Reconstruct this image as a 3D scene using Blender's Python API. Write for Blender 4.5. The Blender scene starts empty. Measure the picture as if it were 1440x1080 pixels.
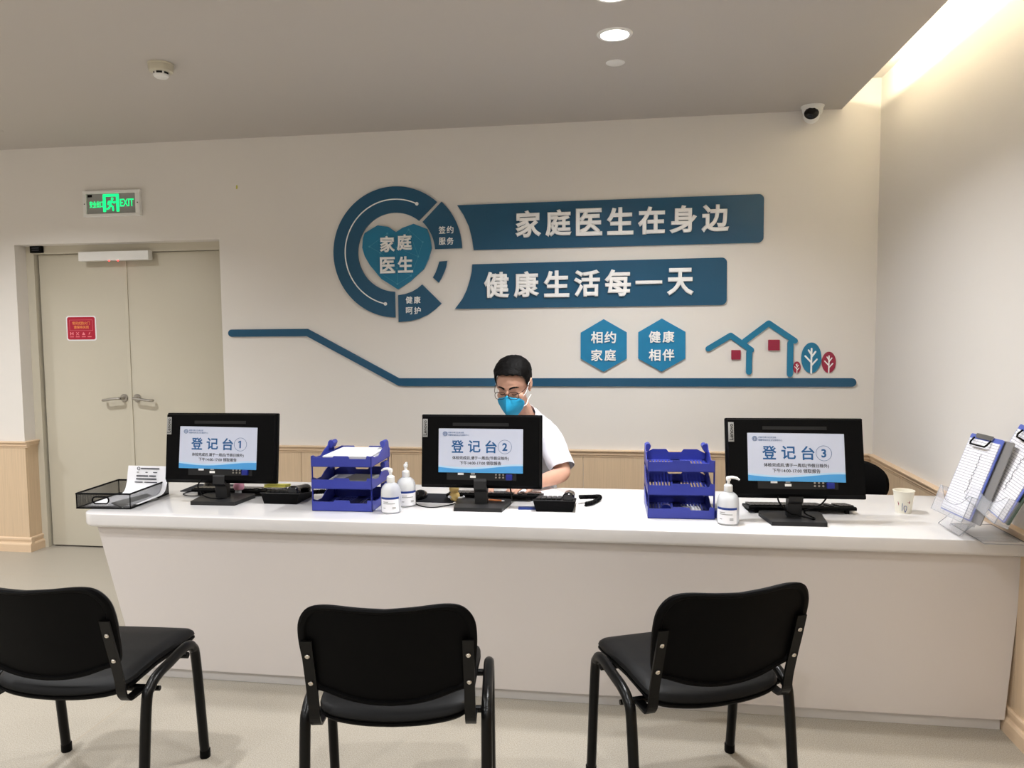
import bpy, bmesh, math, random
from mathutils import Vector, Matrix, Euler, noise
random.seed(7)
PI = math.pi
SC = bpy.context.scene
COL = SC.collection

# ------------------------------------------------------------------ camera, world, lights, exposure
F_PX, YAW, PITCH, ROLL, CAM_H = 1072.06, 0.1487, -0.0703, -0.0086, 1.53
def camera():
    f = Vector((-math.sin(YAW)*math.cos(PITCH), math.cos(YAW)*math.cos(PITCH), math.sin(PITCH)))
    r = Vector((math.cos(YAW), math.sin(YAW), 0)); u = r.cross(f)
    r2 = r*math.cos(ROLL)+u*math.sin(ROLL); u2 = -r*math.sin(ROLL)+u*math.cos(ROLL)
    m = Matrix((r2, u2, -f)).transposed().to_4x4(); m.translation = (0, 0, CAM_H)
    cd = bpy.data.cameras.new('camera'); cd.sensor_width = 36; cd.lens = F_PX*36/1440; cd.clip_start = .05
    co = bpy.data.objects.new('camera', cd); COL.objects.link(co); co.matrix_world = m
    SC.camera = co
camera()
SC.view_settings.view_transform = 'Standard'; SC.view_settings.look = 'None'
SC.view_settings.gamma = 1; SC.view_settings.use_curve_mapping = False
SC.view_settings.exposure = 0.36
W = bpy.data.worlds.new('world'); SC.world = W; W.use_nodes = True
W.node_tree.nodes['Background'].inputs[0].default_value = (.9, .9, 1, 1); W.node_tree.nodes['Background'].inputs[1].default_value = .3

D = 4.743          # back wall
ZC = 2.79          # ceiling
XR = 1.446         # right wall
XS = 1.232         # edge of the ceiling slab beside the light cove
HC = .751          # counter top
XL, YF = -7.0, -3.2
def area(name, loc, size, power, color, rot=(0, 0, 0), shape='DISK', size_y=None, spread=PI):
    l = bpy.data.lights.new(name, 'AREA'); l.shape = shape; l.size = size
    if size_y: l.size_y = size_y
    l.energy = power; l.color = color; l.spread = spread
    o = bpy.data.objects.new(name, l); o.location = loc; o.rotation_euler = rot; COL.objects.link(o); return o
WHITE = (.985, .99, 1)
LAMP = 20.0
# round downlights: the lit one in view, one at the top edge of the frame, and the rest of the ceiling's rows
for x, y, p in ((-.05, 3.388, .85), (-.052, 2.985, .7), (-3.7, 3.3, 1.2), (-5.8, 3.3, 1.2), (-2.1, 1.9, .8), (-.05, 1.6, .6), (-4.0, 1.6, .9), (-5.8, 1.6, 1.0), (-2.1, 0, .95), (-.05, -.2, .85),
                (-4.0, -.2, 1.1), (-5.8, -.2, 1), (-2.1, -2, 1.1), (-.05, -2, 1.0), (-4.0, -2, 1)):
    area('downlight_lamp', (x, y, ZC-.02), .13, LAMP*p, WHITE, spread=math.radians(140))
# warm strip of the cove, on top of the ceiling slab's edge, aimed at the right wall
area('cove_strip_lamp', (1.12, .9, 2.865), .03, 62, (1, .89, .64), (0, math.radians(-95), 0), 'RECTANGLE', 7.0)
# ------------------------------------------------------------------ materials
def lin(c): return tuple(((v/255)/12.92 if v/255 <= .04045 else ((v/255+.055)/1.055)**2.4) for v in c)
def mat(name, rgb, rough=.5, metal=0, noise_amt=.0, scale=20, bump=0, bscale=200, trans=0, emit=None, estr=0, coat=0, spec=.5, stretch=None, ior=1.45, sss=0):
    m = bpy.data.materials.new(name); m.use_nodes = True; nt = m.node_tree; b = nt.nodes['Principled BSDF']
    c = lin(rgb); b.inputs['Base Color'].default_value = (*c, 1); b.inputs['Roughness'].default_value = rough
    b.inputs['Metallic'].default_value = metal; b.inputs['Transmission Weight'].default_value = trans
    b.inputs['Coat Weight'].default_value = coat; b.inputs['Coat Roughness'].default_value = .08
    b.inputs['Specular IOR Level'].default_value = spec; b.inputs['IOR'].default_value = ior
    if sss: b.inputs['Subsurface Weight'].default_value = sss; b.inputs['Subsurface Radius'].default_value = (.01, .004, .002)
    if emit: b.inputs['Emission Color'].default_value = (*lin(emit), 1); b.inputs['Emission Strength'].default_value = estr
    tc = nt.nodes.new('ShaderNodeTexCoord')
    src = tc.outputs['Object']
    if stretch:
        mp = nt.nodes.new('ShaderNodeMapping'); mp.inputs['Scale'].default_value = stretch
        nt.links.new(src, mp.inputs[0]); src = mp.outputs[0]
    n = nt.nodes.new('ShaderNodeTexNoise'); n.inputs['Scale'].default_value = scale; n.inputs['Detail'].default_value = 3
    nt.links.new(src, n.inputs['Vector'])
    mx = nt.nodes.new('ShaderNodeMix'); mx.data_type = 'RGBA'
    a = noise_amt
    mx.inputs[6].default_value = (*[max(0, v*(1-a)) for v in c], 1); mx.inputs[7].default_value = (*[min(1, v*(1+a)) for v in c], 1)
    nt.links.new(n.outputs[0], mx.inputs[0]); nt.links.new(mx.outputs[2], b.inputs['Base Color'])
    if bump:
        n2 = nt.nodes.new('ShaderNodeTexNoise'); n2.inputs['Scale'].default_value = bscale
        nt.links.new(src, n2.inputs['Vector'])
        bp = nt.nodes.new('ShaderNodeBump'); bp.inputs['Strength'].default_value = bump; bp.inputs['Distance'].default_value = .002
        nt.links.new(n2.outputs[0], bp.inputs['Height']); nt.links.new(bp.outputs[0], b.inputs['Normal'])
    return m
M = {}
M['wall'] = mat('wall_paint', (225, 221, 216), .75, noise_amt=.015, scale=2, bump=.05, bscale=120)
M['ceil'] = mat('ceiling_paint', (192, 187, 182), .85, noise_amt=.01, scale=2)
M['counter'] = mat('white_solid_surface', (218, 216, 216), .22, noise_amt=.008, scale=3, coat=.3)
M['panel'] = mat('white_laminate', (206, 200, 197), .38, noise_amt=.01, scale=3)
M['door'] = mat('door_paint', (196, 190, 174), .45, noise_amt=.02, scale=4)
M['wood'] = mat('light_oak_laminate', (208, 184, 154), .5, noise_amt=.16, scale=3, stretch=(60, 60, 1.2), bump=.1, bscale=6)
M['woodtrim'] = mat('oak_trim', (216, 190, 160), .45, noise_amt=.07, scale=4, stretch=(2, 2, 30))
M['black'] = mat('black_plastic', (5, 5, 6), .5, spec=.1, noise_amt=.1, scale=60, bump=.1, bscale=900)
M['blackgloss'] = mat('gloss_black_plastic', (10, 10, 11), .18)
M['darkgrey'] = mat('dark_grey_plastic', (38, 38, 39), .45, spec=.3, noise_amt=.05)
M['slot'] = mat('dark_plastic_and_gap_shade', (7, 7, 8), .6)  # near-black plastic; also colours in the shade of the door gaps
M['leather'] = mat('black_leatherette', (8, 8, 9), .5, spec=.22, noise_amt=.1, scale=80, bump=.15, bscale=700)
M['shell'] = mat('black_shell_plastic', (5, 5, 6), .55, spec=.08, bump=.2, bscale=900)
M['tube'] = mat('black_powder_coated_steel', (4, 4, 4), .3, spec=.25, bump=.05, bscale=800)
M['chrome'] = mat('chrome', (205, 200, 192), .25, 1)
M['steel'] = mat('brushed_steel', (170, 166, 160), .32, 1)
M['whiteplastic'] = mat('white_plastic', (232, 232, 230), .35)
M['greyplastic'] = mat('grey_plastic', (150, 150, 148), .45)
M['blue'] = mat('royal_blue_plastic', (56, 66, 160), .35, noise_amt=.04)
M['navy'] = mat('navy_plastic', (20, 34, 120), .35)
M['paper'] = mat('white_paper', (236, 236, 240), .7, noise_amt=.01)
M['ink'] = mat('grey_ink', (70, 72, 80), .7)
M['blackink'] = mat('black_ink', (28, 28, 32), .7)
M['signdark'] = mat('deep_blue_acrylic', (28, 82, 114), .28, noise_amt=.03, scale=6)
M['signteal'] = mat('teal_blue_acrylic', (24, 118, 156), .28, noise_amt=.05, scale=12)
M['hex'] = mat('sky_blue_acrylic', (28, 126, 172), .28, noise_amt=.1, scale=14)
M['maroon'] = mat('maroon_acrylic', (152, 36, 64), .3)
M['white'] = mat('white_acrylic', (246, 246, 246), .35)
M['sheetblue'] = mat('printed_sky_blue', (72, 150, 208), .6)
M['sheetpale'] = mat('printed_pale_blue', (170, 205, 232), .6)
M['textblue'] = mat('printed_navy', (22, 84, 138), .6)
M['sheet'] = mat('printed_sign_paper', (194, 200, 218), .6)
M['exitgreen'] = mat('exit_green_glow', (10, 190, 110), .4, emit=(20, 235, 130), estr=1.0)
M['exitgrey'] = mat('exit_panel_grey', (150, 150, 148), .3)
M['red'] = mat('red_sticker', (178, 24, 54), .4)
M['gold'] = mat('gold_print', (238, 150, 84), .5)
M['pink'] = mat('pink_print', (240, 140, 150), .5)
M['redled'] = mat('red_led', (255, 40, 40), .4, emit=(255, 40, 40), estr=6)
M['lamp'] = mat('lamp_diffuser', (255, 255, 255), .5, emit=(255, 252, 246), estr=14)
M['clear'] = mat('clear_plastic', (250, 252, 255), .05, trans=1, ior=1.3)
M['acrylic'] = mat('clear_acrylic', (225, 228, 236), .05); M['acrylic'].node_tree.nodes['Principled BSDF'].inputs['Alpha'].default_value = .2
M['gel'] = mat('clear_gel_bottle', (242, 244, 246), .15, trans=.55, ior=1.15)
M['bandblue'] = mat('label_blue', (22, 54, 130), .4)
M['skin'] = mat('skin', (206, 160, 138), .5, noise_amt=.06, scale=25, sss=.08)
M['hair'] = mat('black_hair', (6, 5, 5), .6, spec=.12, noise_amt=.3, scale=150, bump=.8, bscale=260)
M['shirt'] = mat('white_cotton', (236, 238, 248), .85, bump=.2, bscale=60)
M['trouser'] = mat('dark_trouser_cloth', (38, 40, 48), .85)
M['mask'] = mat('cyan_mask_fabric', (30, 160, 208), .7, noise_amt=.05, scale=60)
M['frame'] = mat('dark_bronze_wire', (66, 40, 34), .3, .6)
M['yellow'] = mat('yellow_note_paper', (206, 200, 92), .7)
M['cream'] = mat('cream_plush', (232, 200, 128), .8, noise_amt=.12, scale=60)
M['pinkc'] = mat('pink_plastic_wrap', (214, 150, 170), .4)
M['orange'] = mat('orange_wood', (200, 120, 70), .5)
M['cup'] = mat('cream_paper_cup', (240, 236, 222), .6)
M['clipblue'] = mat('blue_clipboard', (92, 108, 190), .4)
M['clipgrey'] = mat('grey_clipboard', (128, 126, 126), .5)
M['clipgreen'] = mat('dark_green_clipboard', (70, 84, 72), .5)
M['detector'] = mat('ivory_plastic', (196, 190, 172), .5)
M['mousepad'] = mat('charcoal_mat', (34, 35, 40), .8, spec=.2)

def floor_mat():
    m = mat('beige_vinyl', (190, 180, 164), .42, spec=.35); nt = m.node_tree; b = nt.nodes['Principled BSDF']
    tc = nt.nodes.new('ShaderNodeTexCoord')
    n = nt.nodes.new('ShaderNodeTexNoise'); n.inputs['Scale'].default_value = 260; n.inputs['Detail'].default_value = 2
    n2 = nt.nodes.new('ShaderNodeTexNoise'); n2.inputs['Scale'].default_value = 1.3
    v = nt.nodes.new('ShaderNodeTexVoronoi'); v.inputs['Scale'].default_value = 190
    for k in (n, n2, v): nt.links.new(tc.outputs['Object'], k.inputs['Vector'])
    r = nt.nodes.new('ShaderNodeValToRGB'); r.color_ramp.elements[0].position = .35; r.color_ramp.elements[1].position = .65
    r.color_ramp.elements[0].color = (*lin((146, 139, 126)), 1); r.color_ramp.elements[1].color = (*lin((176, 169, 157)), 1)
    nt.links.new(n.outputs[0], r.inputs[0])
    sx = nt.nodes.new('ShaderNodeSeparateXYZ'); nt.links.new(tc.outputs['Object'], sx.inputs[0])
    prod = None
    for out, pos, wd in ((0, -2.05, .003), (1, 4.25, .003), (1, 2.15, .002), (0, .02, .003), (1, .05, .003)):
        a = nt.nodes.new('ShaderNodeMath'); a.operation = 'SUBTRACT'; a.inputs[1].default_value = pos; nt.links.new(sx.outputs[out], a.inputs[0])
        c = nt.nodes.new('ShaderNodeMath'); c.operation = 'ABSOLUTE'; nt.links.new(a.outputs[0], c.inputs[0])
        g = nt.nodes.new('ShaderNodeMath'); g.operation = 'GREATER_THAN'; g.inputs[1].default_value = wd; nt.links.new(c.outputs[0], g.inputs[0])
        if prod is None: prod = g.outputs[0]
        else:
            q = nt.nodes.new('ShaderNodeMath'); q.operation = 'MULTIPLY'; nt.links.new(prod, q.inputs[0]); nt.links.new(g.outputs[0], q.inputs[1]); prod = q.outputs[0]
    mx = nt.nodes.new('ShaderNodeMix'); mx.data_type = 'RGBA'; mx.inputs[6].default_value = (*lin((160, 150, 134)), 1)
    nt.links.new(prod, mx.inputs[0]); nt.links.new(r.outputs[0], mx.inputs[7]); nt.links.new(mx.outputs[2], b.inputs['Base Color'])
    return m
M['floor'] = floor_mat()

def form_mat():
    # printed form: rows of thin grey rules on white (flat print), object space: x across, z up the sheet
    m = mat('printed_form', (236, 236, 242), .7); nt = m.node_tree; b = nt.nodes['Principled BSDF']
    tc = nt.nodes.new('ShaderNodeTexCoord'); sx = nt.nodes.new('ShaderNodeSeparateXYZ'); nt.links.new(tc.outputs['Object'], sx.inputs[0])
    def rule(out, per, wd):
        a = nt.nodes.new('ShaderNodeMath'); a.operation = 'PINGPONG'; a.inputs[1].default_value = per/2; nt.links.new(sx.outputs[out], a.inputs[0])
        g = nt.nodes.new('ShaderNodeMath'); g.operation = 'LESS_THAN'; g.inputs[1].default_value = wd; nt.links.new(a.outputs[0], g.inputs[0]); return g.outputs[0]
    mxm = nt.nodes.new('ShaderNodeMath'); mxm.operation = 'MAXIMUM'; nt.links.new(rule(2, .0105, .0008), mxm.inputs[0]); nt.links.new(rule(0, .034, .0005), mxm.inputs[1])
    mx = nt.nodes.new('ShaderNodeMix'); mx.data_type = 'RGBA'; mx.inputs[6].default_value = (*lin((236, 236, 242)), 1); mx.inputs[7].default_value = (*lin((160, 160, 174)), 1)
    nt.links.new(mxm.outputs[0], mx.inputs[0]); nt.links.new(mx.outputs[2], b.inputs['Base Color']); return m
M['form'] = form_mat()
def mesh_mat():
    # woven wire mesh: fine holes
    m = bpy.data.materials.new('black_wire_mesh'); m.use_nodes = True; nt = m.node_tree; b = nt.nodes['Principled BSDF']
    b.inputs['Base Color'].default_value = (.012, .012, .013, 1); b.inputs['Roughness'].default_value = .4
    tc = nt.nodes.new('ShaderNodeTexCoord'); sx = nt.nodes.new('ShaderNodeSeparateXYZ'); nt.links.new(tc.outputs['Object'], sx.inputs[0])
    ad = nt.nodes.new('ShaderNodeMath'); ad.operation = 'ADD'; nt.links.new(sx.outputs[0], ad.inputs[0]); nt.links.new(sx.outputs[1], ad.inputs[1])
    outs = []
    for s in (ad.outputs[0], sx.outputs[2]):
        a = nt.nodes.new('ShaderNodeMath'); a.operation = 'PINGPONG'; a.inputs[1].default_value = .0013; nt.links.new(s, a.inputs[0])
        g = nt.nodes.new('ShaderNodeMath'); g.operation = 'LESS_THAN'; g.inputs[1].default_value = .00042; nt.links.new(a.outputs[0], g.inputs[0]); outs.append(g.outputs[0])
    mx = nt.nodes.new('ShaderNodeMath'); mx.operation = 'MAXIMUM'; nt.links.new(outs[0], mx.inputs[0]); nt.links.new(outs[1], mx.inputs[1])
    nt.links.new(mx.outputs[0], b.inputs['Alpha']); return m
M['mesh'] = mesh_mat()

# ------------------------------------------------------------------ mesh helpers
class MB:
    def __init__(s): s.v = []; s.f = []; s.sm = []
    def add(s, vs, fs, mtx=None, smooth=False):
        b = len(s.v)
        for p in vs: s.v.append(tuple(mtx @ Vector(p)) if mtx else tuple(p))
        for f in fs: s.f.append([b+i for i in f]); s.sm.append(smooth)
        return s
    def box(s, lo, hi, bev=0, mtx=None):
        x0, y0, z0 = lo; x1, y1, z1 = hi
        if not bev:
            s.add([(x0,y0,z0),(x1,y0,z0),(x1,y1,z0),(x0,y1,z0),(x0,y0,z1),(x1,y0,z1),(x1,y1,z1),(x0,y1,z1)],
                  [(3,2,1,0),(4,5,6,7),(0,1,5,4),(1,2,6,5),(2,3,7,6),(3,0,4,7)], mtx); return s
        bm = bmesh.new(); bmesh.ops.create_cube(bm, size=1)
        for v in bm.verts: v.co = Vector(((x0+x1)/2+v.co.x*(x1-x0), (y0+y1)/2+v.co.y*(y1-y0), (z0+z1)/2+v.co.z*(z1-z0)))
        bmesh.ops.bevel(bm, geom=bm.edges[:]+bm.verts[:], offset=bev, segments=2, affect='EDGES', profile=.6)
        bm.verts.index_update()
        s.add([tuple(v.co) for v in bm.verts], [[v.index for v in f.verts] for f in bm.faces], mtx, True); bm.free(); return s
    def prism(s, poly, y0, y1, mtx=None, plane='xz', smooth=False):
        # poly extruded between y0 and y1
        n = len(poly)
        def P(a, b, c): return {'xz': (a, c, b), 'xy': (a, b, c), 'yz': (c, a, b)}[plane]
        vs = [P(a, b, y0) for a, b in poly]+[P(a, b, y1) for a, b in poly]
        fs = [list(range(n)), list(range(2*n-1, n-1, -1))]+[(i, i+n, (i+1) % n+n, (i+1) % n) for i in range(n)]
        s.add(vs, fs, mtx, smooth); return s
    def tube(s, pts, r, seg=8, cap=True, mtx=None, flat=1.0, closed=False):
        pts = [Vector(p) for p in pts]; n = len(pts); rs = r if isinstance(r, (list, tuple)) else [r]*n
        vs = []; up = None
        for i, p in enumerate(pts):
            a = pts[i-1] if (i or closed) else p; b = pts[(i+1) % n] if (i < n-1 or closed) else p
            t = (b-a).normalized()
            if up is None:
                up = Vector((0, 0, 1)) if abs(t.z) < .9 else Vector((1, 0, 0))
            side = t.cross(up).normalized(); up = side.cross(t).normalized()
            for k in range(seg):
                an = 2*PI*k/seg; vs.append(p+side*math.cos(an)*rs[i]*flat+up*math.sin(an)*rs[i])
        fs = []
        for i in range(n if closed else n-1):
            j = (i+1) % n
            for k in range(seg): fs.append((i*seg+k, i*seg+(k+1) % seg, j*seg+(k+1) % seg, j*seg+k))
        if cap and not closed: fs += [list(range(seg))[::-1], [(n-1)*seg+k for k in range(seg)]]
        s.add(vs, fs, mtx, True); return s
    def lathe(s, prof, seg=32, mtx=None, cap=True, smooth=True):
        # profile (r, z) around z
        vs = []; fs = []; n = len(prof)
        for r, z in prof:
            for k in range(seg): a = 2*PI*k/seg; vs.append((r*math.cos(a), r*math.sin(a), z))
        for i in range(n-1):
            for k in range(seg): fs.append((i*seg+k, i*seg+(k+1) % seg, (i+1)*seg+(k+1) % seg, (i+1)*seg+k))
        if cap: fs += [list(range(seg))[::-1], [(n-1)*seg+k for k in range(seg)]]
        s.add(vs, fs, mtx, smooth); return s
    def ell(s, c, r, mtx=None, u=20, v=14, rot=None):
        R = Euler(rot or (0, 0, 0)).to_matrix(); vs = []; fs = []
        for i in range(v+1):
            th = PI*i/v
            for k in range(u):
                a = 2*PI*k/u; vs.append(Vector(c)+R @ Vector((r[0]*math.sin(th)*math.cos(a), r[1]*math.sin(th)*math.sin(a), r[2]*math.cos(th))))
        for i in range(v):
            for k in range(u): fs.append((i*u+k, (i+1)*u+k, (i+1)*u+(k+1) % u, i*u+(k+1) % u))
        s.add(vs, fs, mtx, True); return s
    def mesh(s, name):
        me = bpy.data.meshes.new(name); me.from_pydata(s.v, [], s.f)
        me.polygons.foreach_set('use_smooth', s.sm)
        bm = bmesh.new(); bm.from_mesh(me); bmesh.ops.remove_doubles(bm, verts=bm.verts, dist=1e-6); bmesh.ops.recalc_face_normals(bm, faces=bm.faces); bm.to_mesh(me); bm.free()
        return me
def link(name, me, m, parent=None, loc=None, rot=None):
    o = bpy.data.objects.new(name, me); COL.objects.link(o)
    if m is not None and not me.materials: me.materials.append(m)
    if parent: o.parent = parent
    if loc: o.location = loc
    if rot: o.rotation_euler = rot
    return o
def part(name, mb, m, parent=None, loc=None, rot=None, label=None, sharp=.6):
    me = mb.mesh(name)
    if any(mb.sm): me.set_sharp_from_angle(angle=sharp)
    o = link(name, me, m, parent, loc, rot)
    if label: o['label'] = label
    return o
def tag(o, label, cat, group=None, kind=None):
    o['label'] = label; o['category'] = cat
    if group: o['group'] = group
    if kind: o['kind'] = kind
    return o
def thing(name, label, cat, loc=(0, 0, 0), rz=0, group=None):
    o = bpy.data.objects.new(name, None); COL.objects.link(o); o.location = loc; o.rotation_euler = (0, 0, rz); o.empty_display_size = .05
    return tag(o, label, cat, group)
def struct(name, mb, m, label=None):
    o = part(name, mb, m); o['kind'] = 'structure'
    o['label'] = label or name.replace('_', ' '); o['category'] = name.split('_')[0]
    return o
def dup(o, parent=None, loc=None, rz=None, label=None):
    c = o.copy(); COL.objects.link(c)
    if parent: c.parent = parent
    if loc: c.location = loc
    if rz is not None: c.rotation_euler = (0, 0, rz)
    if label: c['label'] = label
    for ch in list(o.children): dup(ch, c)
    return c
# text through Blender's own built-in font
_tc = {}
def text_mesh(s, w=None, h=None, depth=.001, bold=0, space=1.0, round_=0):
    key = (s, w, h, depth, bold, space, round_)
    if key in _tc: return _tc[key]
    cu = bpy.data.curves.new('text', 'FONT'); cu.body = s; cu.bevel_depth = bold; cu.bevel_resolution = 0 if depth < .001 else 1; cu.space_character = space; cu.resolution_u = 3
    cu.extrude = .012; o = bpy.data.objects.new('text', cu); COL.objects.link(o)
    dg = bpy.context.evaluated_depsgraph_get(); dg.update()
    me = bpy.data.meshes.new_from_object(o.evaluated_get(dg)); bpy.data.objects.remove(o); bpy.data.curves.remove(cu)
    xs = [v.co.x for v in me.vertices]; ys = [v.co.y for v in me.vertices]
    x0, x1, y0, y1 = min(xs), max(xs), min(ys), max(ys)
    sx = w/(x1-x0) if w else None; sy = h/(y1-y0) if h else None
    sx = sx or sy; sy = sy or sx
    zs = max(v.co.z for v in me.vertices)
    for v in me.vertices:   # centred, standing in xz, front towards -y
        x, y, z = v.co; v.co = ((x-(x0+x1)/2)*sx, -(z+zs)/(2*zs)*depth, (y-(y0+y1)/2)*sy)
    me.name = 'lettering'; _tc[key] = me; return me
def text(name, s, m, parent, c, w=None, h=None, depth=.001, bold=0, space=1.0, rot=None, label=None):
    me = text_mesh(s, w, h, depth, bold, space)
    if me.materials and me.materials[0] != m: me = me.copy(); me.materials.clear()
    o = link(name, me, m, parent, c, rot)
    if label: o['label'] = label
    return o
def arc(c, r, a0, a1, n=16): return [(c[0]+r*math.cos(math.radians(a0+(a1-a0)*i/n)), c[1]+r*math.sin(math.radians(a0+(a1-a0)*i/n))) for i in range(n+1)]
def rrect(x0, z0, x1, z1, r, n=5, corners=(1, 1, 1, 1)):   # bl, br, tr, tl
    out = []
    for (cx, cz, a), on in zip(((x0+r, z0+r, 180), (x1-r, z0+r, 270), (x1-r, z1-r, 0), (x0+r, z1-r, 90)), corners):
        if on: out += arc((cx, cz), r, a, a+90, n)
        else: out.append((x0 if a in (180, 90) else x1, z0 if a in (180, 270) else z1))
    return out
def spline(pts, n=8):
    pts = [Vector(p) for p in pts]; P = [pts[0]*2-pts[1]]+pts+[pts[-1]*2-pts[-2]]; out = []
    for i in range(1, len(P)-2):
        for k in range(n):
            t = k/n; a, b, c, d = P[i-1:i+3]
            out.append(.5*((2*b)+(c-a)*t+(2*a-5*b+4*c-d)*t*t+(3*b-a-3*c+d)*t**3))
    return out+[pts[-1]]
def stroke(pts, w, n=6):
    # rounded thick polyline (2-D) as a list of convex pieces: capsules
    out = []
    for a, b in zip(pts, pts[1:]):
        ang = math.degrees(math.atan2(b[1]-a[1], b[0]-a[0]))
        out.append(arc(a, w/2, ang+90, ang+270, n)+arc(b, w/2, ang-90, ang+90, n))
    return out

# ------------------------------------------------------------------ the room
DX0, DX1, DZ = -4.17, -2.655, 2.145
struct('floor', MB().box((XL-.2, YF-.2, -.1), (XR+.2, D+.4, 0)), M['floor'], 'beige speckled vinyl floor')
w = MB()
w.box((XL-.2, D, 0), (DX0, D+.3, 3.1)); w.box((DX0, D, DZ), (DX1, D+.3, 3.1)); w.box((DX1, D, 0), (XR, D+.3, 3.1))
wall_back = struct('wall_back', w, M['wall'], 'off-white back wall behind the counter')
wall_right = struct('wall_right', MB().box((XR, YF-.2, 0), (XR+.2, D+.3, 3.1)), M['wall'], 'off-white wall on the right')
struct('wall_left', MB().box((XL-.2, YF, 0), (XL, D, 3.1)), M['wall'], 'off-white wall far on the left')
struct('wall_front', MB().box((XL-.2, YF-.2, 0), (XR, YF, 3.1)), M['wall'], 'off-white wall behind the viewer')
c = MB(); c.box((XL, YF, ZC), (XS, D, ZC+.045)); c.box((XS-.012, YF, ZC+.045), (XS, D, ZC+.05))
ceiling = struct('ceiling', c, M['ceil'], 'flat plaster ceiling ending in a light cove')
struct('ceiling_cove', MB().box((XL, YF, 2.955), (XR, D, 3.0)), M['wall'], 'raised cove ceiling along the right wall')['category'] = 'ceiling'
part('led_strip', MB().box((1.085, YF+.1, ZC+.05), (1.1, 4.5, ZC+.06)), mat('led_strip', (255, 240, 200), .5, emit=(255, 226, 160), estr=4), ceiling)

# wainscot: separate boards, cap rail, base board
WH = .783
def boards(y_axis, start, end, step, fixed, parent):
    a = start
    while a < end-.02:
        b = min(a+step, end)
        if y_axis: m_ = MB().box((fixed-.014, a+.0015, .1), (fixed, b-.0015, WH-.03))
        else: m_ = MB().box((a+.0015, fixed-.014, .1), (b-.0015, fixed, WH-.03))
        part('wainscot_panel', m_, M['wood'], parent); a = b
boards(False, -2.655, -2.122, .6, D, wall_back); boards(False, -2.122, XR-.014, .6195, D, wall_back)
boards(False, -7.0, DX0+.014, .62, D, wall_back)
boards(True, YF, D-.014, .62, XR, wall_right)
part('wainscot_panel', MB().box((DX0, D, .1), (DX0+.014, D+.1, WH-.03)), M['wood'], wall_back)
CAP = [(0, WH-.043), (-.018, WH-.043), (-.018, WH-.036), (-.024, WH-.03), (-.024, WH-.012), (-.034, WH-.008), (-.034, WH-.002), (-.03, WH), (0, WH)]
BAS = [(0, 0), (-.034, 0), (-.034, .052), (-.03, .06), (-.022, .064), (-.022, .078), (-.026, .082), (-.026, .096), (-.02, .102), (0, .102)]
def trim(name, prof, label, segs):
    m_ = MB()
    for ax, f, a, b in segs:
        if ax == 'x': m_.prism([(D+p, z) for p, z in prof], a, b, None, 'yz')
        elif ax == 'y': m_.prism([(XR+p, z) for p, z in prof], a, b, None, 'xz')
        else: m_.prism([(DX0-p, z) for p, z in prof], a, b, None, 'xz')
    o = part(name, m_, M['woodtrim']); o['kind'] = 'structure'; o['label'] = label; o['category'] = name.split('_')[0]; return o
trim('trim_1', CAP, 'light oak dado cap rail along the back wall', [('x', 0, DX1, XR-.02)])
trim('trim_2', CAP, 'light oak dado cap rail on the right wall', [('y', 0, YF, D-.018)])
trim('trim_3', CAP, 'light oak dado cap rail left of the double door', [('x', 0, -7, DX0+.034), ('r', 0, D, D+.1)])
trim('baseboard_back', BAS, 'light oak base board of the back wall right of the door', [('x', 0, DX1, XR-.02)])
trim('baseboard_right', BAS, 'light oak base board of the right wall', [('y', 0, YF, D-.03)])
trim('baseboard_left', BAS, 'light oak base board left of the double door', [('x', 0, -7, DX0+.034), ('r', 0, D, D+.1)])

# double door
dr = thing('door_1', 'pale olive-beige double fire door in the back wall', 'door', (0, 0, 0)); dr['kind'] = 'structure'
fr = MB(); Y1 = D+.1
fr.box((DX0, Y1, 0), (DX0+.06, Y1+.09, DZ)); fr.box((DX1-.06, Y1, 0), (DX1, Y1+.09, DZ)); fr.box((DX0+.06, Y1, DZ-.055), (DX1-.06, Y1+.09, DZ))
part('door_frame', fr, M['door'], dr)
part('door_gap_shade', MB().box((DX0+.06, Y1+.075, 0), (DX0+.075, Y1+.09, DZ-.055)).box((DX0+.06, Y1+.075, 0), (DX1-.06, Y1+.09, .012)), M['slot'], dr)  # dark strips painted as the shade in the gaps beside and below the leaves
CXD = -3.432
for x0, x1, sg in ((DX0+.072, CXD-.0015, 1), (CXD+.0015, DX1-.063, -1)):
    lf = MB().box((x0, Y1+.03, .012), (x1, Y1+.07, DZ-.058), .002)
    if sg > 0: lf.box((CXD-.012, Y1+.024, .012), (CXD+.012, Y1+.03, DZ-.058))
    leaf = part('door_leaf', lf, M['door'], dr)
    hx = CXD-.05*sg*1.0
    h = MB(); mt = Matrix.Translation((hx, Y1+.03, 1.08)) @ Matrix.Rotation(PI/2, 4, 'X')
    h.lathe([(.028, 0), (.028, .006), (.025, .009), (.012, .011), (.0105, .014), (.0105, .05)], 24, mt)
    pts = [(hx, Y1-.018, 1.08), (hx-.012*sg, Y1-.026, 1.08), (hx-.05*sg, Y1-.028, 1.077), (hx-.1*sg, Y1-.027, 1.070), (hx-.125*sg, Y1-.024, 1.067), (hx-.133*sg, Y1-.012, 1.066), (hx-.133*sg, Y1+.005, 1.066)]
    h.tube(spline(pts, 4), .0095, 10)
    part('door_handle', h, M['steel'], leaf)
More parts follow.
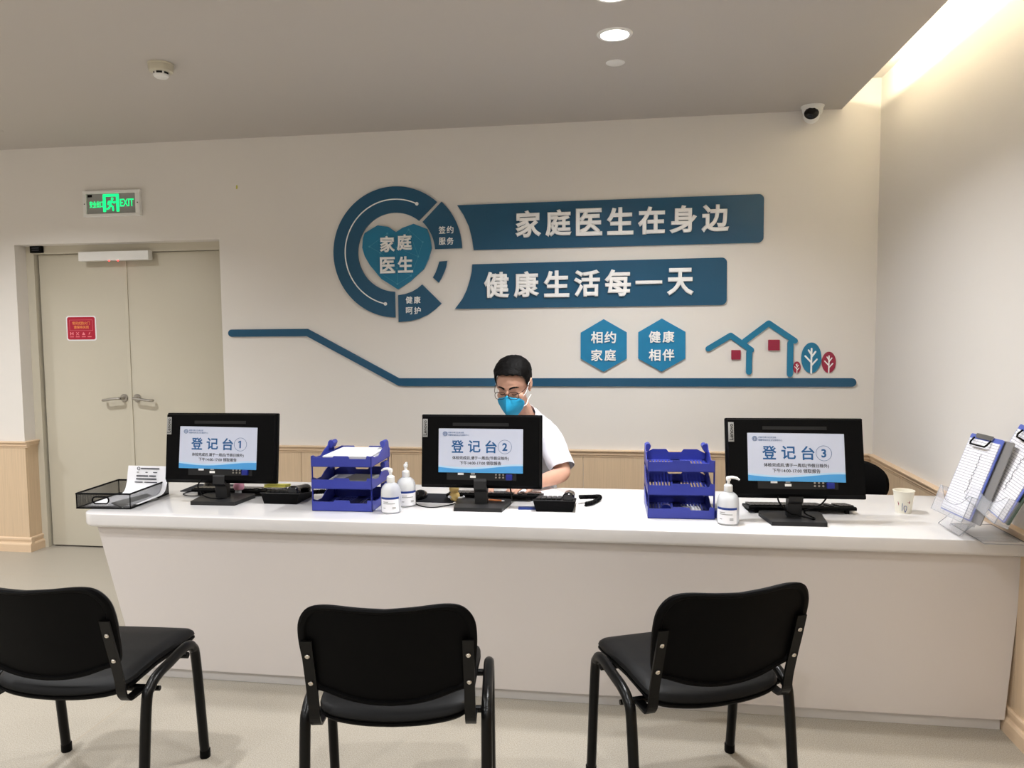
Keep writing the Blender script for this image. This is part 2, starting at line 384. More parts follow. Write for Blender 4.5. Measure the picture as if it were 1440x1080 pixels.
# fixtures of the door
op = thing('door_sensor', 'white box with two red lights over the middle of the double door', 'sensor', (-3.465, Y1, 2.0))
part('housing', MB().box((-.262, -.05, .03), (.262, 0, .092), .004), M['whiteplastic'], op)
part('indicator_light', MB().ell((-.033, -.045, .028), (.005, .005, .004), None, 8, 6), M['redled'], op)
part('indicator_light', MB().ell((.033, -.045, .028), (.005, .005, .004), None, 8, 6), M['redled'], op)
l = thing('contact_plate', 'small black plate at the upper left corner of the door frame', 'plate', (-4.075, Y1, 2.098))
part('plate', MB().box((-.047, -.02, 0), (.047, 0, .05), .003), M['black'], l)
for zz in (.015, .03): part('marking', MB().box((-.03, -.021, zz), (.025, -.0195, zz+.006)), M['ink'], l)
st = thing('door_notice', 'red sticker with gold lettering on the left door leaf', 'sticker', (-3.79, Y1+.0295, 1.57))
part('backing', MB().prism(rrect(-.116, -.087, .116, .087, .018), -.001, 0), M['paper'], st)
part('face', MB().prism(rrect(-.107, -.079, .107, .079, .014), -.0016, -.001), M['red'], st)
text('lettering', '常闭式防火门', M['gold'], st, (0, -.0017, .036), w=.135, depth=.0006, bold=.02)
text('lettering', '请保持关闭', M['gold'], st, (0, -.0017, .008), w=.115, depth=.0006, bold=.02)
b = MB()
for a0, a1, z in ((-.09, .09, .058), (-.09, .09, -.016)): b.box((a0, -.0022, z), (a1, -.0016, z+.0015))
for a0 in (-.09, .0885): b.box((a0, -.0022, -.016), (a0+.0015, -.0016, .058))
part('border', b, M['pink'], st)
for k, xx in enumerate((-.075, -.03, .017, .062)):
    b = MB()
    if k == 0: b.box((xx-.013, -.0022, -.048), (xx-.006, -.0016, -.026)).box((xx+.006, -.0022, -.048), (xx+.013, -.0016, -.026)).box((xx-.006, -.0022, -.04), (xx+.006, -.0016, -.034))
    elif k == 1:
        for p in stroke([(xx-.01, -.047), (xx+.01, -.028)], .004)+stroke([(xx-.01, -.028), (xx+.01, -.047)], .004): b.prism(p, -.0022, -.0016)
    elif k == 2: b.prism([(xx-.012, -.047), (xx+.012, -.047), (xx+.006, -.034), (xx-.002, -.026), (xx-.008, -.038)], -.0022, -.0016)
    else: b.prism([(xx-.006, -.048), (xx+.002, -.038), (xx+.008, -.026), (xx-.004, -.032)], -.0022, -.0016)
    b.box((xx-.015, -.0022, -.062), (xx+.015, -.0016, -.057)); part('pictogram', b, M['pink'], st)

# illuminated exit sign
ex = thing('exit_sign', 'white framed exit sign with glowing green running man above the door', 'sign', (-3.405, D, 2.4))
f_ = MB(); f_.box((-.208, -.028, -.086), (.208, 0, -.066), .003).box((-.208, -.028, .066), (.208, 0, .086), .003).box((-.208, -.028, -.068), (-.183, 0, .068), .003).box((.175, -.028, -.068), (.208, 0, .068), .003)
part('frame', f_, M['whiteplastic'], ex)
part('panel', MB().box((-.184, -.018, -.067), (.176, -.002, .067)), M['exitgrey'], ex)
part('maker_mark', MB().box((-.176, -.0195, .045), (-.145, -.018, .062)), M['black'], ex)
for xx in (-.196, .192): part('screw', MB().lathe([(.004, 0), (.003, .002)], 10, Matrix.Translation((xx, -.028, 0)) @ Matrix.Rotation(PI/2, 4, 'X')), M['darkgrey'], ex)
text('lettering', '安全出口', M['exitgreen'], ex, (-.115, -.018, -.003), w=.1, h=.046, depth=.002, bold=.02)
text('lettering', 'EXIT', M['exitgreen'], ex, (.11, -.018, .003), w=.1, h=.05, depth=.002, bold=.02)
g = MB()
for p in (rrect(-.065, -.055, -.045, .062, .004), rrect(.032, -.055, .053, .062, .004), rrect(-.045, .045, .033, .062, .004)): g.prism(p, -.02, -.018)
part('pictogram_door', g, M['exitgreen'], ex)
g = MB(); g.prism(arc((.004, .03), .009, 0, 345, 14), -.021, -.018)
for pl in ([(.0, .016), (-.012, -.008)], [(-.012, -.008), (.006, -.022), (.008, -.046)], [(-.012, -.008), (-.02, -.03), (-.036, -.036)], [(.0, .014), (.018, .004), (.026, .01)], [(-.002, .014), (-.022, .012), (-.028, -.004)]):
    for p in stroke(pl, .011, 4): g.prism(p, -.021, -.018)
part('pictogram_man', g, M['exitgreen'], ex)

# ceiling fixtures
def downlight(name, x, y, label, r=.068):
    t = thing(name, label, 'downlight', (x, y, ZC))
    part('trim_ring', MB().lathe([(r*.86, -.001), (r*.9, -.006), (r*1.08, -.005), (r*1.14, 0)], 40, None, False), M['whiteplastic'], t)
    part('diffuser', MB().lathe([(.0001, -.003), (r*.86, -.003)], 40, None, False), M['lamp'], t)
downlight('downlight', -.05, 3.388, 'lit round downlight in the ceiling above the slogan boards')
downlight('downlight', -.052, 2.985, 'round downlight cut off by the top edge of the photo')
t = thing('ceiling_cover', 'small round white cover plate behind the lit downlight', 'cover', (-.052, 3.74, ZC))
part('plate', MB().lathe([(.0001, -.005), (.04, -.005), (.045, -.002), (.045, 0)], 32, None, False), M['whiteplastic'], t)
t = thing('ceiling_disc', 'edge of a flat round plate in the ceiling far left', 'cover', (-3.9, 4.26, ZC))
part('plate', MB().lathe([(.0001, -.004), (.085, -.004), (.095, 0)], 32, None, False), M['ceil'], t)
t = thing('smoke_detector', 'round ivory smoke detector on the left half of the ceiling', 'detector', (-2.16, 3.39, ZC))
part('base', MB().lathe([(.058, 0), (.058, -.006), (.056, -.008), (.057, -.02), (.052, -.036), (.045, -.04)], 32), M['detector'], t)
part('vent_band', MB().lathe([(.034, -.036), (.033, -.052)], 32), M['slot'], t)
for k in range(6):
    a = k*PI/3+.3; part('rib', MB().box((.031, -.004, -.054), (.036, .004, -.036), 0, Matrix.Rotation(a, 4, 'Z')), M['whiteplastic'], t)
part('cap', MB().lathe([(.035, -.05), (.033, -.058), (.026, -.064), (.0001, -.065)], 32), M['whiteplastic'], t)
t = thing('security_camera', 'white turret security camera under the ceiling edge on the right', 'camera', (1.05, 4.655, ZC))
part('mount', MB().lathe([(.064, 0), (.064, -.004), (.058, -.012), (.056, -.03), (.05, -.045), (.03, -.052)], 32), M['whiteplastic'], t)
mt = Matrix.Translation((-.008, -.012, -.055)) @ Euler((math.radians(72), 0, math.radians(-12))).to_matrix().to_4x4()
part('eyeball', MB().ell((0, 0, 0), (.045, .045, .045), mt), M['whiteplastic'], t)
part('lens_window', MB().lathe([(.0001, .052), (.022, .050), (.034, .040), (.040, .026)], 28, mt, False), M['blackgloss'], t)
tag(part('wall_mark', MB().prism([(-.006, -.012), (.003, -.014), (.007, .0), (.003, .014), (-.004, .01)], D-.001, D, Matrix.Translation((-2.519, 0, 2.48))), M['yellow']), 'tiny yellowish paint mark on the wall above the door corner', 'mark')
# ------------------------------------------------------------------ raised lettering and shapes on the back wall
SY = D            # things sit on the wall; local frame at the wall face, x right, z up
def sign(name, label, cat, c, group=None): return thing(name, label, cat, (c[0], SY, c[1]), 0, group)
def plate(name, t, c, poly, m, y0=-.012, y1=-.0005, extra=()):
    b = MB()
    for i, p in enumerate((poly,)+tuple(extra)): b.prism([(x-c[0], z-c[1]) for x, z in p], y0-.00025*i, y1)
    return part(name, b, m, t)
def chars(t, c, s, x0, x1, z, h, depth=.01, bold=.03, y=-.012, w=None):
    n = len(s); 
    for i, ch in enumerate(s):
        cx = x0+(x1-x0)*(i/(n-1) if n > 1 else .5)
        k = text('character', ch, M['white'], t, (cx-c[0], y, z-c[1]), w=w or h*.97, h=h if ch != '一' else h*.13, depth=depth, bold=bold)
RC = (-1.451, 2.031); RO, RI = .413, .249
t = sign('ring_sign', 'large dark blue open ring on the wall around the teal heart', 'sign', RC)
plate('ring', t, RC, arc(RC, RO, 48, 268.8, 56)+arc(RC, RI, 268, 51, 48), M['signdark'])
ln = MB(); ln.tube([(x-RC[0], -.0125, z-RC[1]) for x, z in arc(RC, .333, 64, 257.5, 50)], .0042, 6)
for a in (64, 257.5):
    p = arc(RC, .333, a, a, 1)[0]; ln.lathe([(.011, 0), (.011, .003)], 16, Matrix.Translation((p[0]-RC[0], -.012, p[1]-RC[1])) @ Matrix.Rotation(PI/2, 4, 'X'))
part('inlay_line', ln, M['white'], t)
c = (-1.13, 2.15)
t = sign('ring_segment', 'dark blue ring segment with small white characters at upper right of the ring', 'sign', c)
plate('plate', t, c, [(-1.146, 2.339)]+arc((-1.43, 2.043), .411, 43, .5, 14)[1:]+arc((-1.45, 2.031), .258, 3, 46, 10), M['signdark'])
for s, z in (('签约', 2.163), ('服务', 2.093)): chars(t, c, s, -1.144, -1.093, z, .046, .004, .02)
c = (-1.17, 1.9)
t = sign('ring_segment', 'smallest dark blue ring piece, without writing, right of the heart', 'sign', c)
plate('plate', t, c, [(-1.166, 1.967), (-1.116, 1.970), (-1.122, 1.935), (-1.135, 1.9), (-1.152, 1.865), (-1.172, 1.834), (-1.209, 1.868), (-1.19, 1.9), (-1.176, 1.935)], M['signdark'])
c = (-1.32, 1.7)
t = sign('ring_segment', 'dark blue ring segment with small white characters at the bottom of the ring', 'sign', c)
plate('plate', t, c, [(-1.28, 1.825), (-1.156, 1.703), (-1.2, 1.664), (-1.245, 1.634), (-1.3, 1.61), (-1.36, 1.595), (-1.439, 1.589), (-1.439, 1.76), (-1.395, 1.766), (-1.35, 1.78), (-1.312, 1.8)], M['signdark'])
for s, z in (('健康', 1.728), ('呵护', 1.66)): chars(t, c, s, -1.366, -1.313, z, .046, .004, .02)
HEART = [(-1.65, 2.157), (-1.563, 2.203), (-1.494, 2.192), (-1.444, 2.157), (-1.399, 2.183), (-1.327, 2.206), (-1.242, 2.172), (-1.223, 2.12), (-1.213, 2.052), (-1.235, 1.983), (-1.266, 1.922), (-1.361, 1.842), (-1.437, 1.796), (-1.546, 1.865), (-1.619, 1.953), (-1.653, 2.011), (-1.668, 2.064), (-1.663, 2.122)]
c = (-1.44, 2.03)
t = sign('heart_sign', 'faceted teal heart with four white characters inside the ring', 'sign', c)
plate('heart', t, c, HEART, M['signteal'], -.018)
nodes_ = [(-1.62, 2.07), (-1.55, 2.03), (-1.5, 2.15), (-1.44, 2.06), (-1.36, 2.17), (-1.27, 2.09), (-1.3, 2.0), (-1.44, 1.93), (-1.55, 1.9), (-1.35, 1.88), (-1.44, 1.83)]
net = MB(); 
for a, b_ in ((0, 1), (0, 2), (1, 2), (2, 3), (3, 4), (4, 5), (5, 6), (3, 6), (1, 3), (3, 7), (1, 8), (7, 8), (7, 9), (6, 9), (9, 10), (8, 10), (7, 10), (1, 7), (4, 6)):
    for p in stroke([nodes_[a], nodes_[b_]], .0018, 2): net.prism([(x-c[0], z-c[1]) for x, z in p], -.0186, -.018)
for p in nodes_: net.prism([(x-c[0], z-c[1]) for x, z in arc(p, .006, 0, 340, 10)], -.0187, -.018)
part('printed_network', net, mat('printed_pale_teal', (72, 150, 180), .4), t)
for ch, x, z in (('家', -1.499, 2.083), ('庭', -1.387, 2.091), ('医', -1.5, 1.95), ('生', -1.384, 1.952)):
    text('character', ch, M['white'], t, (x-c[0], -.018, z-c[1]), w=.1, h=.103, depth=.012, bold=.032)
c = (-.1, 2.175)
t = sign('slogan_board', 'upper long blue slogan board with seven white characters', 'sign', c)
plate('board', t, c, [(-1.046, 2.313), (-1.005, 2.25), (-.973, 2.18), (-.953, 2.1), (-.944, 2.033)]+rrect(.7, 2.036, .804, 2.319, .03, 6, (1, 1, 1, 1))[7:21], M['signdark'])
chars(t, c, '家庭医生在身边', -.598, .524, 2.184, .166, .018, .035)
c = (-.2, 1.81)
t = sign('slogan_board', 'lower, shorter blue slogan board with seven white characters', 'sign', c)
plate('board', t, c, [(-.954, 1.945), (-.958, 1.9), (-.97, 1.85), (-.99, 1.79), (-1.02, 1.73), (-1.069, 1.668)]+rrect(.5, 1.671, .596, 1.953, .03, 6, (1, 1, 1, 1))[7:21], M['signdark'])
chars(t, c, '健康生活每一天', -.799, .323, 1.813, .165, .018, .035)
for c, two, lb in (((-.136, 1.432), ('相约', '家庭'), 'left blue hexagon plaque under the slogan boards'), ((.215, 1.432), ('健康', '相伴'), 'right blue hexagon plaque, beside the house outlines')):
    t = sign('hexagon_plaque', lb, 'plaque', c)
    plate('plaque', t, (0, 0), [(0, .162), (.141, .08), (.141, -.081), (0, -.162), (-.141, -.081), (-.141, .08)], M['hex'], -.014)
    for s, z in zip(two, (.05, -.06)):
        for ch, x in zip(s, (-.042, .04)): text('character', ch, M['white'], t, (x, -.014, z), w=.072, h=.073, depth=.008, bold=.025)
t = sign('ground_line', 'long dark blue stripe on the wall stepping down behind the clerk', 'stripe', (0, 0))
plate('stripe', t, (0, 0), arc((-2.585, 1.527), .024, 90, 270, 8)+[(-2.06, 1.503), (-1.447, 1.18), (-1.4, 1.178)]+arc((1.318, 1.206), .0255, -90, 90, 8)+[(-1.443, 1.229), (-2.053, 1.551)], M['signdark'])
c = (.62, 1.25)
t = sign('house_outline', 'smaller blue house outline on the wall, left of the taller one', 'decoration', c)
a, *r_ = stroke([(.492, 1.409), (.622, 1.488), (.742, 1.4)], .034)+stroke([(.731, 1.385), (.731, 1.268)], .034)
plate('roof_and_wall', t, c, a, M['signteal'], extra=r_)
plate('window', t, c, rrect(.627, 1.343, .681, 1.4, .004), M['maroon'])
c = (.87, 1.25)
t = sign('house_outline', 'taller blue house outline on the wall beside the small trees', 'decoration', c)
a, *r_ = stroke([(.704, 1.453), (.841, 1.559), (.992, 1.453)], .034)+stroke([(.967, 1.44), (.967, 1.254)], .034)
plate('roof_and_wall', t, c, a, M['signteal'], extra=r_)
plate('window', t, c, rrect(.84, 1.397, .906, 1.461, .004), M['maroon'])
for (x, z, rx, rz_, m, lb) in ((1.007, 1.2955, .0215, .035, 'maroon', 'tiny maroon oval tree between house outline and blue tree'), (1.088, 1.352, .057, .091, 'signteal', 'large blue oval tree on the wall, middle of three'), (1.1875, 1.325, .039, .063, 'maroon', 'medium maroon oval tree, rightmost on the wall')):
    t = sign('oval_tree', lb, 'decoration', (x, z))
    plate('crown', t, (0, 0), [(rx*math.cos(k*PI/18), rz_*math.sin(k*PI/18)) for k in range(36)], M[m], -.008)
    b = MB(); lw = rx*.17
    for pl in ([(0, -rz_), (0, rz_*.6)], [(0, -.5*rz_), (rx*.55, -.1*rz_)], [(0, -.3*rz_), (-rx*.62, .12*rz_)], [(0, .05*rz_), (rx*.4, .4*rz_)], [(0, .2*rz_), (-rx*.3, .5*rz_)]):
        for p in stroke(pl, lw, 4): b.prism(p, -.0095-.0002*len(b.f)/12, -.008)
    part('branches', b, M['white'], t)

# ------------------------------------------------------------------ reception counter
CX0 = -2.36
t = thing('countertop', 'white solid-surface top of the long reception counter with rounded corner', 'countertop', (0, 0, HC-.06))
YK = 3.72; R_ = .075
prof = [(0, .0), (.0, .06)]
bm = bmesh.new()
outl = [(XR-.002, YK), (CX0, YK)]+[(p[0], p[1]) for p in arc((CX0+R_, 2.956+R_), R_, 180, 270, 10)]+[(XR-.002, 2.956)]
vs = [bm.verts.new((x, y, 0)) for x, y in outl]; f_ = bm.faces.new(vs)
g_ = bmesh.ops.extrude_face_region(bm, geom=[f_]); 
for v in g_['geom']:
    if isinstance(v, bmesh.types.BMVert): v.co.z = .06
bm.normal_update()
ed = [e for e in bm.edges if abs(e.verts[0].co.z-e.verts[1].co.z) < 1e-6 and min(e.verts[0].co.y, e.verts[1].co.y) < YK-.001 and max(e.verts[0].co.x, e.verts[1].co.x) < XR+1 and not (e.verts[0].co.x > XR-.01 and e.verts[1].co.x > XR-.01)]
bmesh.ops.bevel(bm, geom=[e for e in ed if e.verts[0].co.z < .01], offset=.016, segments=4, affect='EDGES', profile=.5)
bm.edges.ensure_lookup_table()
ed = [e for e in bm.edges if e.verts[0].co.z > .059 and e.verts[1].co.z > .059 and min(e.verts[0].co.y, e.verts[1].co.y) < YK-.001 and not (e.verts[0].co.x > XR-.01 and e.verts[1].co.x > XR-.01)]
bmesh.ops.bevel(bm, geom=ed, offset=.005, segments=3, affect='EDGES', profile=.5)
bmesh.ops.recalc_face_normals(bm, faces=bm.faces)
me = bpy.data.meshes.new('slab'); bm.to_mesh(me); bm.free(); me.polygons.foreach_set('use_smooth', [True]*len(me.polygons)); me.set_sharp_from_angle(angle=.5)
link('slab', me, M['counter'], t)
t = thing('reception_counter', 'white slanted front and end of the long reception counter', 'counter', (0, 0, 0))
ZT = HC-.06; XE = XR-.036
# front board leans inwards, its left end slants
b = MB(); F0, F1, T_ = 2.985, 3.012, .03; zb = .052
b.add([(-2.291, F0, ZT), (XR-.003, F0, ZT), (XR-.003, F0+T_, ZT), (-2.291, F0+T_, ZT), (-2.15, F1, zb), (XE, F1, zb), (XE, F1+T_, zb), (-2.15, F1+T_, zb)],
      [(0, 1, 2, 3), (7, 6, 5, 4), (0, 4, 5, 1), (1, 5, 6, 2), (2, 6, 7, 3), (3, 7, 4, 0)])
part('front_panel', b, M['panel'], t)
b = MB(); b.add([(-2.291, F0+T_, ZT), (-2.26, F0+T_, ZT), (-2.26, 3.66, ZT), (-2.291, 3.66, ZT), (-2.15, F1+T_, zb), (-2.12, F1+T_, zb), (-2.12, 3.62, zb), (-2.15, 3.62, zb)],
      [(0, 1, 2, 3), (7, 6, 5, 4), (0, 4, 5, 1), (1, 5, 6, 2), (2, 6, 7, 3), (3, 7, 4, 0)])
part('end_panel', b, M['panel'], t)
part('kick_board', MB().box((-2.12, 3.04, 0), (XR-.038, 3.06, .052)).box((-2.12, 3.06, 0), (-2.1, 3.6, .052)), M['counter'], t)
part('support_panel', MB().box((.03, 3.05, 0), (.06, 3.6, ZT)), M['panel'], t)
part('gap_shadow_strip', MB().box((-2.13, 3.025, .0515), (XE, 3.045, .056)), M['darkgrey'], t)  # dark strip stands in for the shadow between front panel and kick board

# ------------------------------------------------------------------ visitor chairs
def pad(outl, rings, mapf):
    # closed padded sheet: rings = (scale, offset) from back centre round to front centre
    b = MB(); n = len(outl); cx = sum(p[0] for p in outl)/n; cz = sum(p[1] for p in outl)/n; vs = []; fs = []
    for s, o in rings:
        for x, z in outl: vs.append(mapf(cx+(x-cx)*s, cz+(z-cz)*s, o))
    for i in range(len(rings)-1):
        for k in range(n): fs.append((i*n+k, i*n+(k+1) % n, (i+1)*n+(k+1) % n, (i+1)*n+k))
    a = len(vs); vs.append(mapf(cx, cz, rings[0][1])); c_ = len(vs); vs.append(mapf(cx, cz, rings[-1][1]))
    for k in range(n): fs.append((a, (k+1) % n, k)); fs.append((c_, (len(rings)-1)*n+k, (len(rings)-1)*n+(k+1) % n))
    return b.add(vs, fs, None, True)
def chair(label, loc, rz, group):
    t = thing('visitor_chair', label, 'chair', loc, rz, group)
    half = spline([(0, .786, 0), (.08, .791, 0), (.165, .797, 0), (.212, .785, 0), (.240, .745, 0), (.247, .69, 0), (.243, .62, 0), (.236, .56, 0), (.222, .527, 0), (.185, .515, 0), (.12, .492, 0), (.06, .480, 0), (0, .476, 0)], 4)
    ol = [(p.x, p.y) for p in half]+[(-p.x, p.y) for p in half[::-1][1:-1]]
    yb = lambda x, z: -.3*(z-.541)+.008+.026*((min(abs(x), .24)/.22)**2-1)
    mp = lambda x, z, o: (x, yb(x, z)+o, z)
    part('backrest_shell', pad(ol, [(.3, .004), (.6, .004), (.9, .004), (.925, -.003), (.97, -.005), (1, .0), (1.0, .006), (.8, .006)], mp), M['shell'], t)
    part('backrest', pad(ol, [(.7, .006), (.985, .006), (.99, .014), (.965, .026), (.9, .034), (.6, .038), (.3, .038)], mp), M['leather'], t)
    hs = spline([(0, .02, 0), (.1, .024, 0), (.185, .04, 0), (.218, .075, 0), (.226, .15, 0), (.232, .3, 0), (.236, .41, 0), (.225, .462, 0), (.18, .478, 0), (.1, .484, 0), (0, .486, 0)], 4)
    ol2 = [(p.x, p.y) for p in hs]+[(-p.x, p.y) for p in hs[::-1][1:-1]]
    dz = lambda x, y: .412+.028*min(1, max(0, (y-.02)/.2))**.7+.016*(x/.23)**2*max(0, 1-y/.45) - .012*max(0, (y-.42)/.06)**2
    ms = lambda x, y, o: (x, y, dz(x, y)+o)
    part('seat_shell', pad(ol2, [(.3, -.016), (.9, -.016), (.97, -.014), (1, -.004), (1, .002), (.8, .002)], ms), M['shell'], t)
    part('seat', pad(ol2, [(.7, .002), (.985, .002), (1.0, .010), (.985, .020), (.94, .028), (.8, .032), (.5, .033), (.25, .033)], ms), M['leather'], t)
    for s in (-1, 1):
        x = .222*s
        lf = spline([(x, .036, .008), (x*1.01, .078, .36), (x*1.0, .105, .415), (x, .15, .436), (x, .22, .444), (x, .29, .452), (x, .335, .452), (x, .368, .434), (x*1.0, .39, .37), (x*1.01, .428, .008)], 5)
        lf = [(s*.266, p.y, p.z) for p in lf]
        fr_ = part('leg_frame', MB().tube(lf, .0165, 12, flat=1.0), M['tube'], t)
        for p in ((s*.266, .036), (s*.266, .428)):
            part('foot_cap', MB().lathe([(.017, 0), (.0185, .004), (.0185, .03), (.015, .034)], 16, Matrix.Translation((p[0], p[1], 0))), M['black'], fr_)
        # flat steel strap holding the backrest, with two bolts
        st_ = [(x, -.043, .685), (x, -.0245, .62), (x, -.0, .541), (x, .018, .475), (x, .026, .43), (x, .042, .407), (x, .06, .399), (x, .13, .398)]
        st_ = spline(st_, 4); b = MB(); vs = []; fs = []
        for i, p in enumerate(st_):
            tn = (st_[min(i+1, len(st_)-1)]-st_[max(i-1, 0)]).normalized(); nn = Vector((0, tn.z, -tn.y)).normalized()
            wd = .0155
            for dx, dn in ((-wd, -.004), (wd, -.004), (wd, .003), (-wd, .003)): vs.append((p.x+dx, p.y+nn.y*dn, p.z+nn.z*dn))
        for i in range(len(st_)-1):
            for k in range(4): fs.append((i*4+k, i*4+(k+1) % 4, i*4+4+(k+1) % 4, i*4+4+k))
        fs += [(3, 2, 1, 0), tuple(len(vs)-4+k for k in range(4))]
        b.add(vs, fs); bk = part('back_strap', b, M['tube'], t)
        for y, z in ((-.0335, .637), (-.0065, .548)):
            part('bolt', MB().lathe([(.0075, 0), (.0072, .002), (.005, .0042), (.0012, .0045)], 16, Matrix.Translation((x, y, z)) @ Euler((PI/2+.3, 0, 0)).to_matrix().to_4x4()), M['chrome'], bk)
    b = MB(); b.tube([(-.262, .135, .398), (.262, .135, .398)], .011, 10).tube([(-.262, .345, .414), (.262, .345, .414)], .011, 10)
    for s in (-1, 1): b.tube([(s*.24, .135, .398), (s*.28, .135, .398)], .0085, 8); b.tube([(s*.17, .13, .4), (s*.17, .35, .415)], .009, 8)
    part('crossbars', b, M['tube'], t)
    return t
CG = 'black visitor chairs in front of the counter'
ch = chair('black visitor chair cut off by the left edge of the photo', (-1.744, 2.02, 0), .057, CG)
dup(ch, None, (-.653, 2.004, 0), .149, 'black visitor chair in the middle, its back to the viewer')
dup(ch, None, (.294, 2.252, 0), .396, 'black visitor chair on the right, turned to the left')

# ------------------------------------------------------------------ office chairs behind the counter
def office_chair(label, loc, rz, back=True):
    t = thing('office_chair' if back else 'stool', label, 'chair' if back else 'stool', loc, rz)
    ol = [(.235*math.copysign(abs(math.cos(a))**.8, math.cos(a)), .71+.125*math.copysign(abs(math.sin(a))**.8, math.sin(a))) for a in [k*PI/20 for k in range(40)]]
    mp = lambda x, z, o: (x, .24-.06*(x/.235)**2+.15*(z-.7)+o, z)
    if back: part('backrest', pad(ol, [(.5, .03), (.9, .026), (1, .008), (1, -.005), (.93, -.022), (.6, -.03)], mp), M['black'], t)
    if back: part('back_post', MB().tube(spline([(0, .27, .72), (0, .29, .55), (0, .2, .40), (0, .05, .39)], 5), .018, 10), M['tube'], t)
    ol = [(.23*math.copysign(abs(math.cos(a))**.6, math.cos(a)), .22*math.copysign(abs(math.sin(a))**.6, math.sin(a))) for a in [k*PI/20 for k in range(40)]]
    part('seat', pad(ol, [(.5, -.03), (.93, -.028), (1, -.01), (1, .01), (.93, .028), (.6, .034)], lambda x, y, o: (x, y, .43+o)), M['black'], t)
    part('gas_lift', MB().lathe([(.03, .09), (.03, .25), (.018, .25), (.018, .40)], 20), M['tube'], t)
    for k in range(5):
        a = 2*PI*k/5; dx, dy = math.cos(a), math.sin(a)
        part('base_arm', MB().tube([(.02*dx, .02*dy, .105), (.27*dx, .27*dy, .07)], [.022, .014], 10), M['black'], t)
        part('castor', MB().lathe([(.028, -.016), (.03, 0), (.028, .016)], 18, Matrix.Translation((.27*dx, .27*dy, .03)) @ Euler((0, PI/2, a+.5)).to_matrix().to_4x4()), M['black'], t)
    return t
oc = office_chair('black office chair behind the third monitor, only its rounded back showing', (1.125, 4.0, 0), 0)
office_chair('black swivel stool under the seated clerk', (-.52, 4.08, -.035), 0, False)

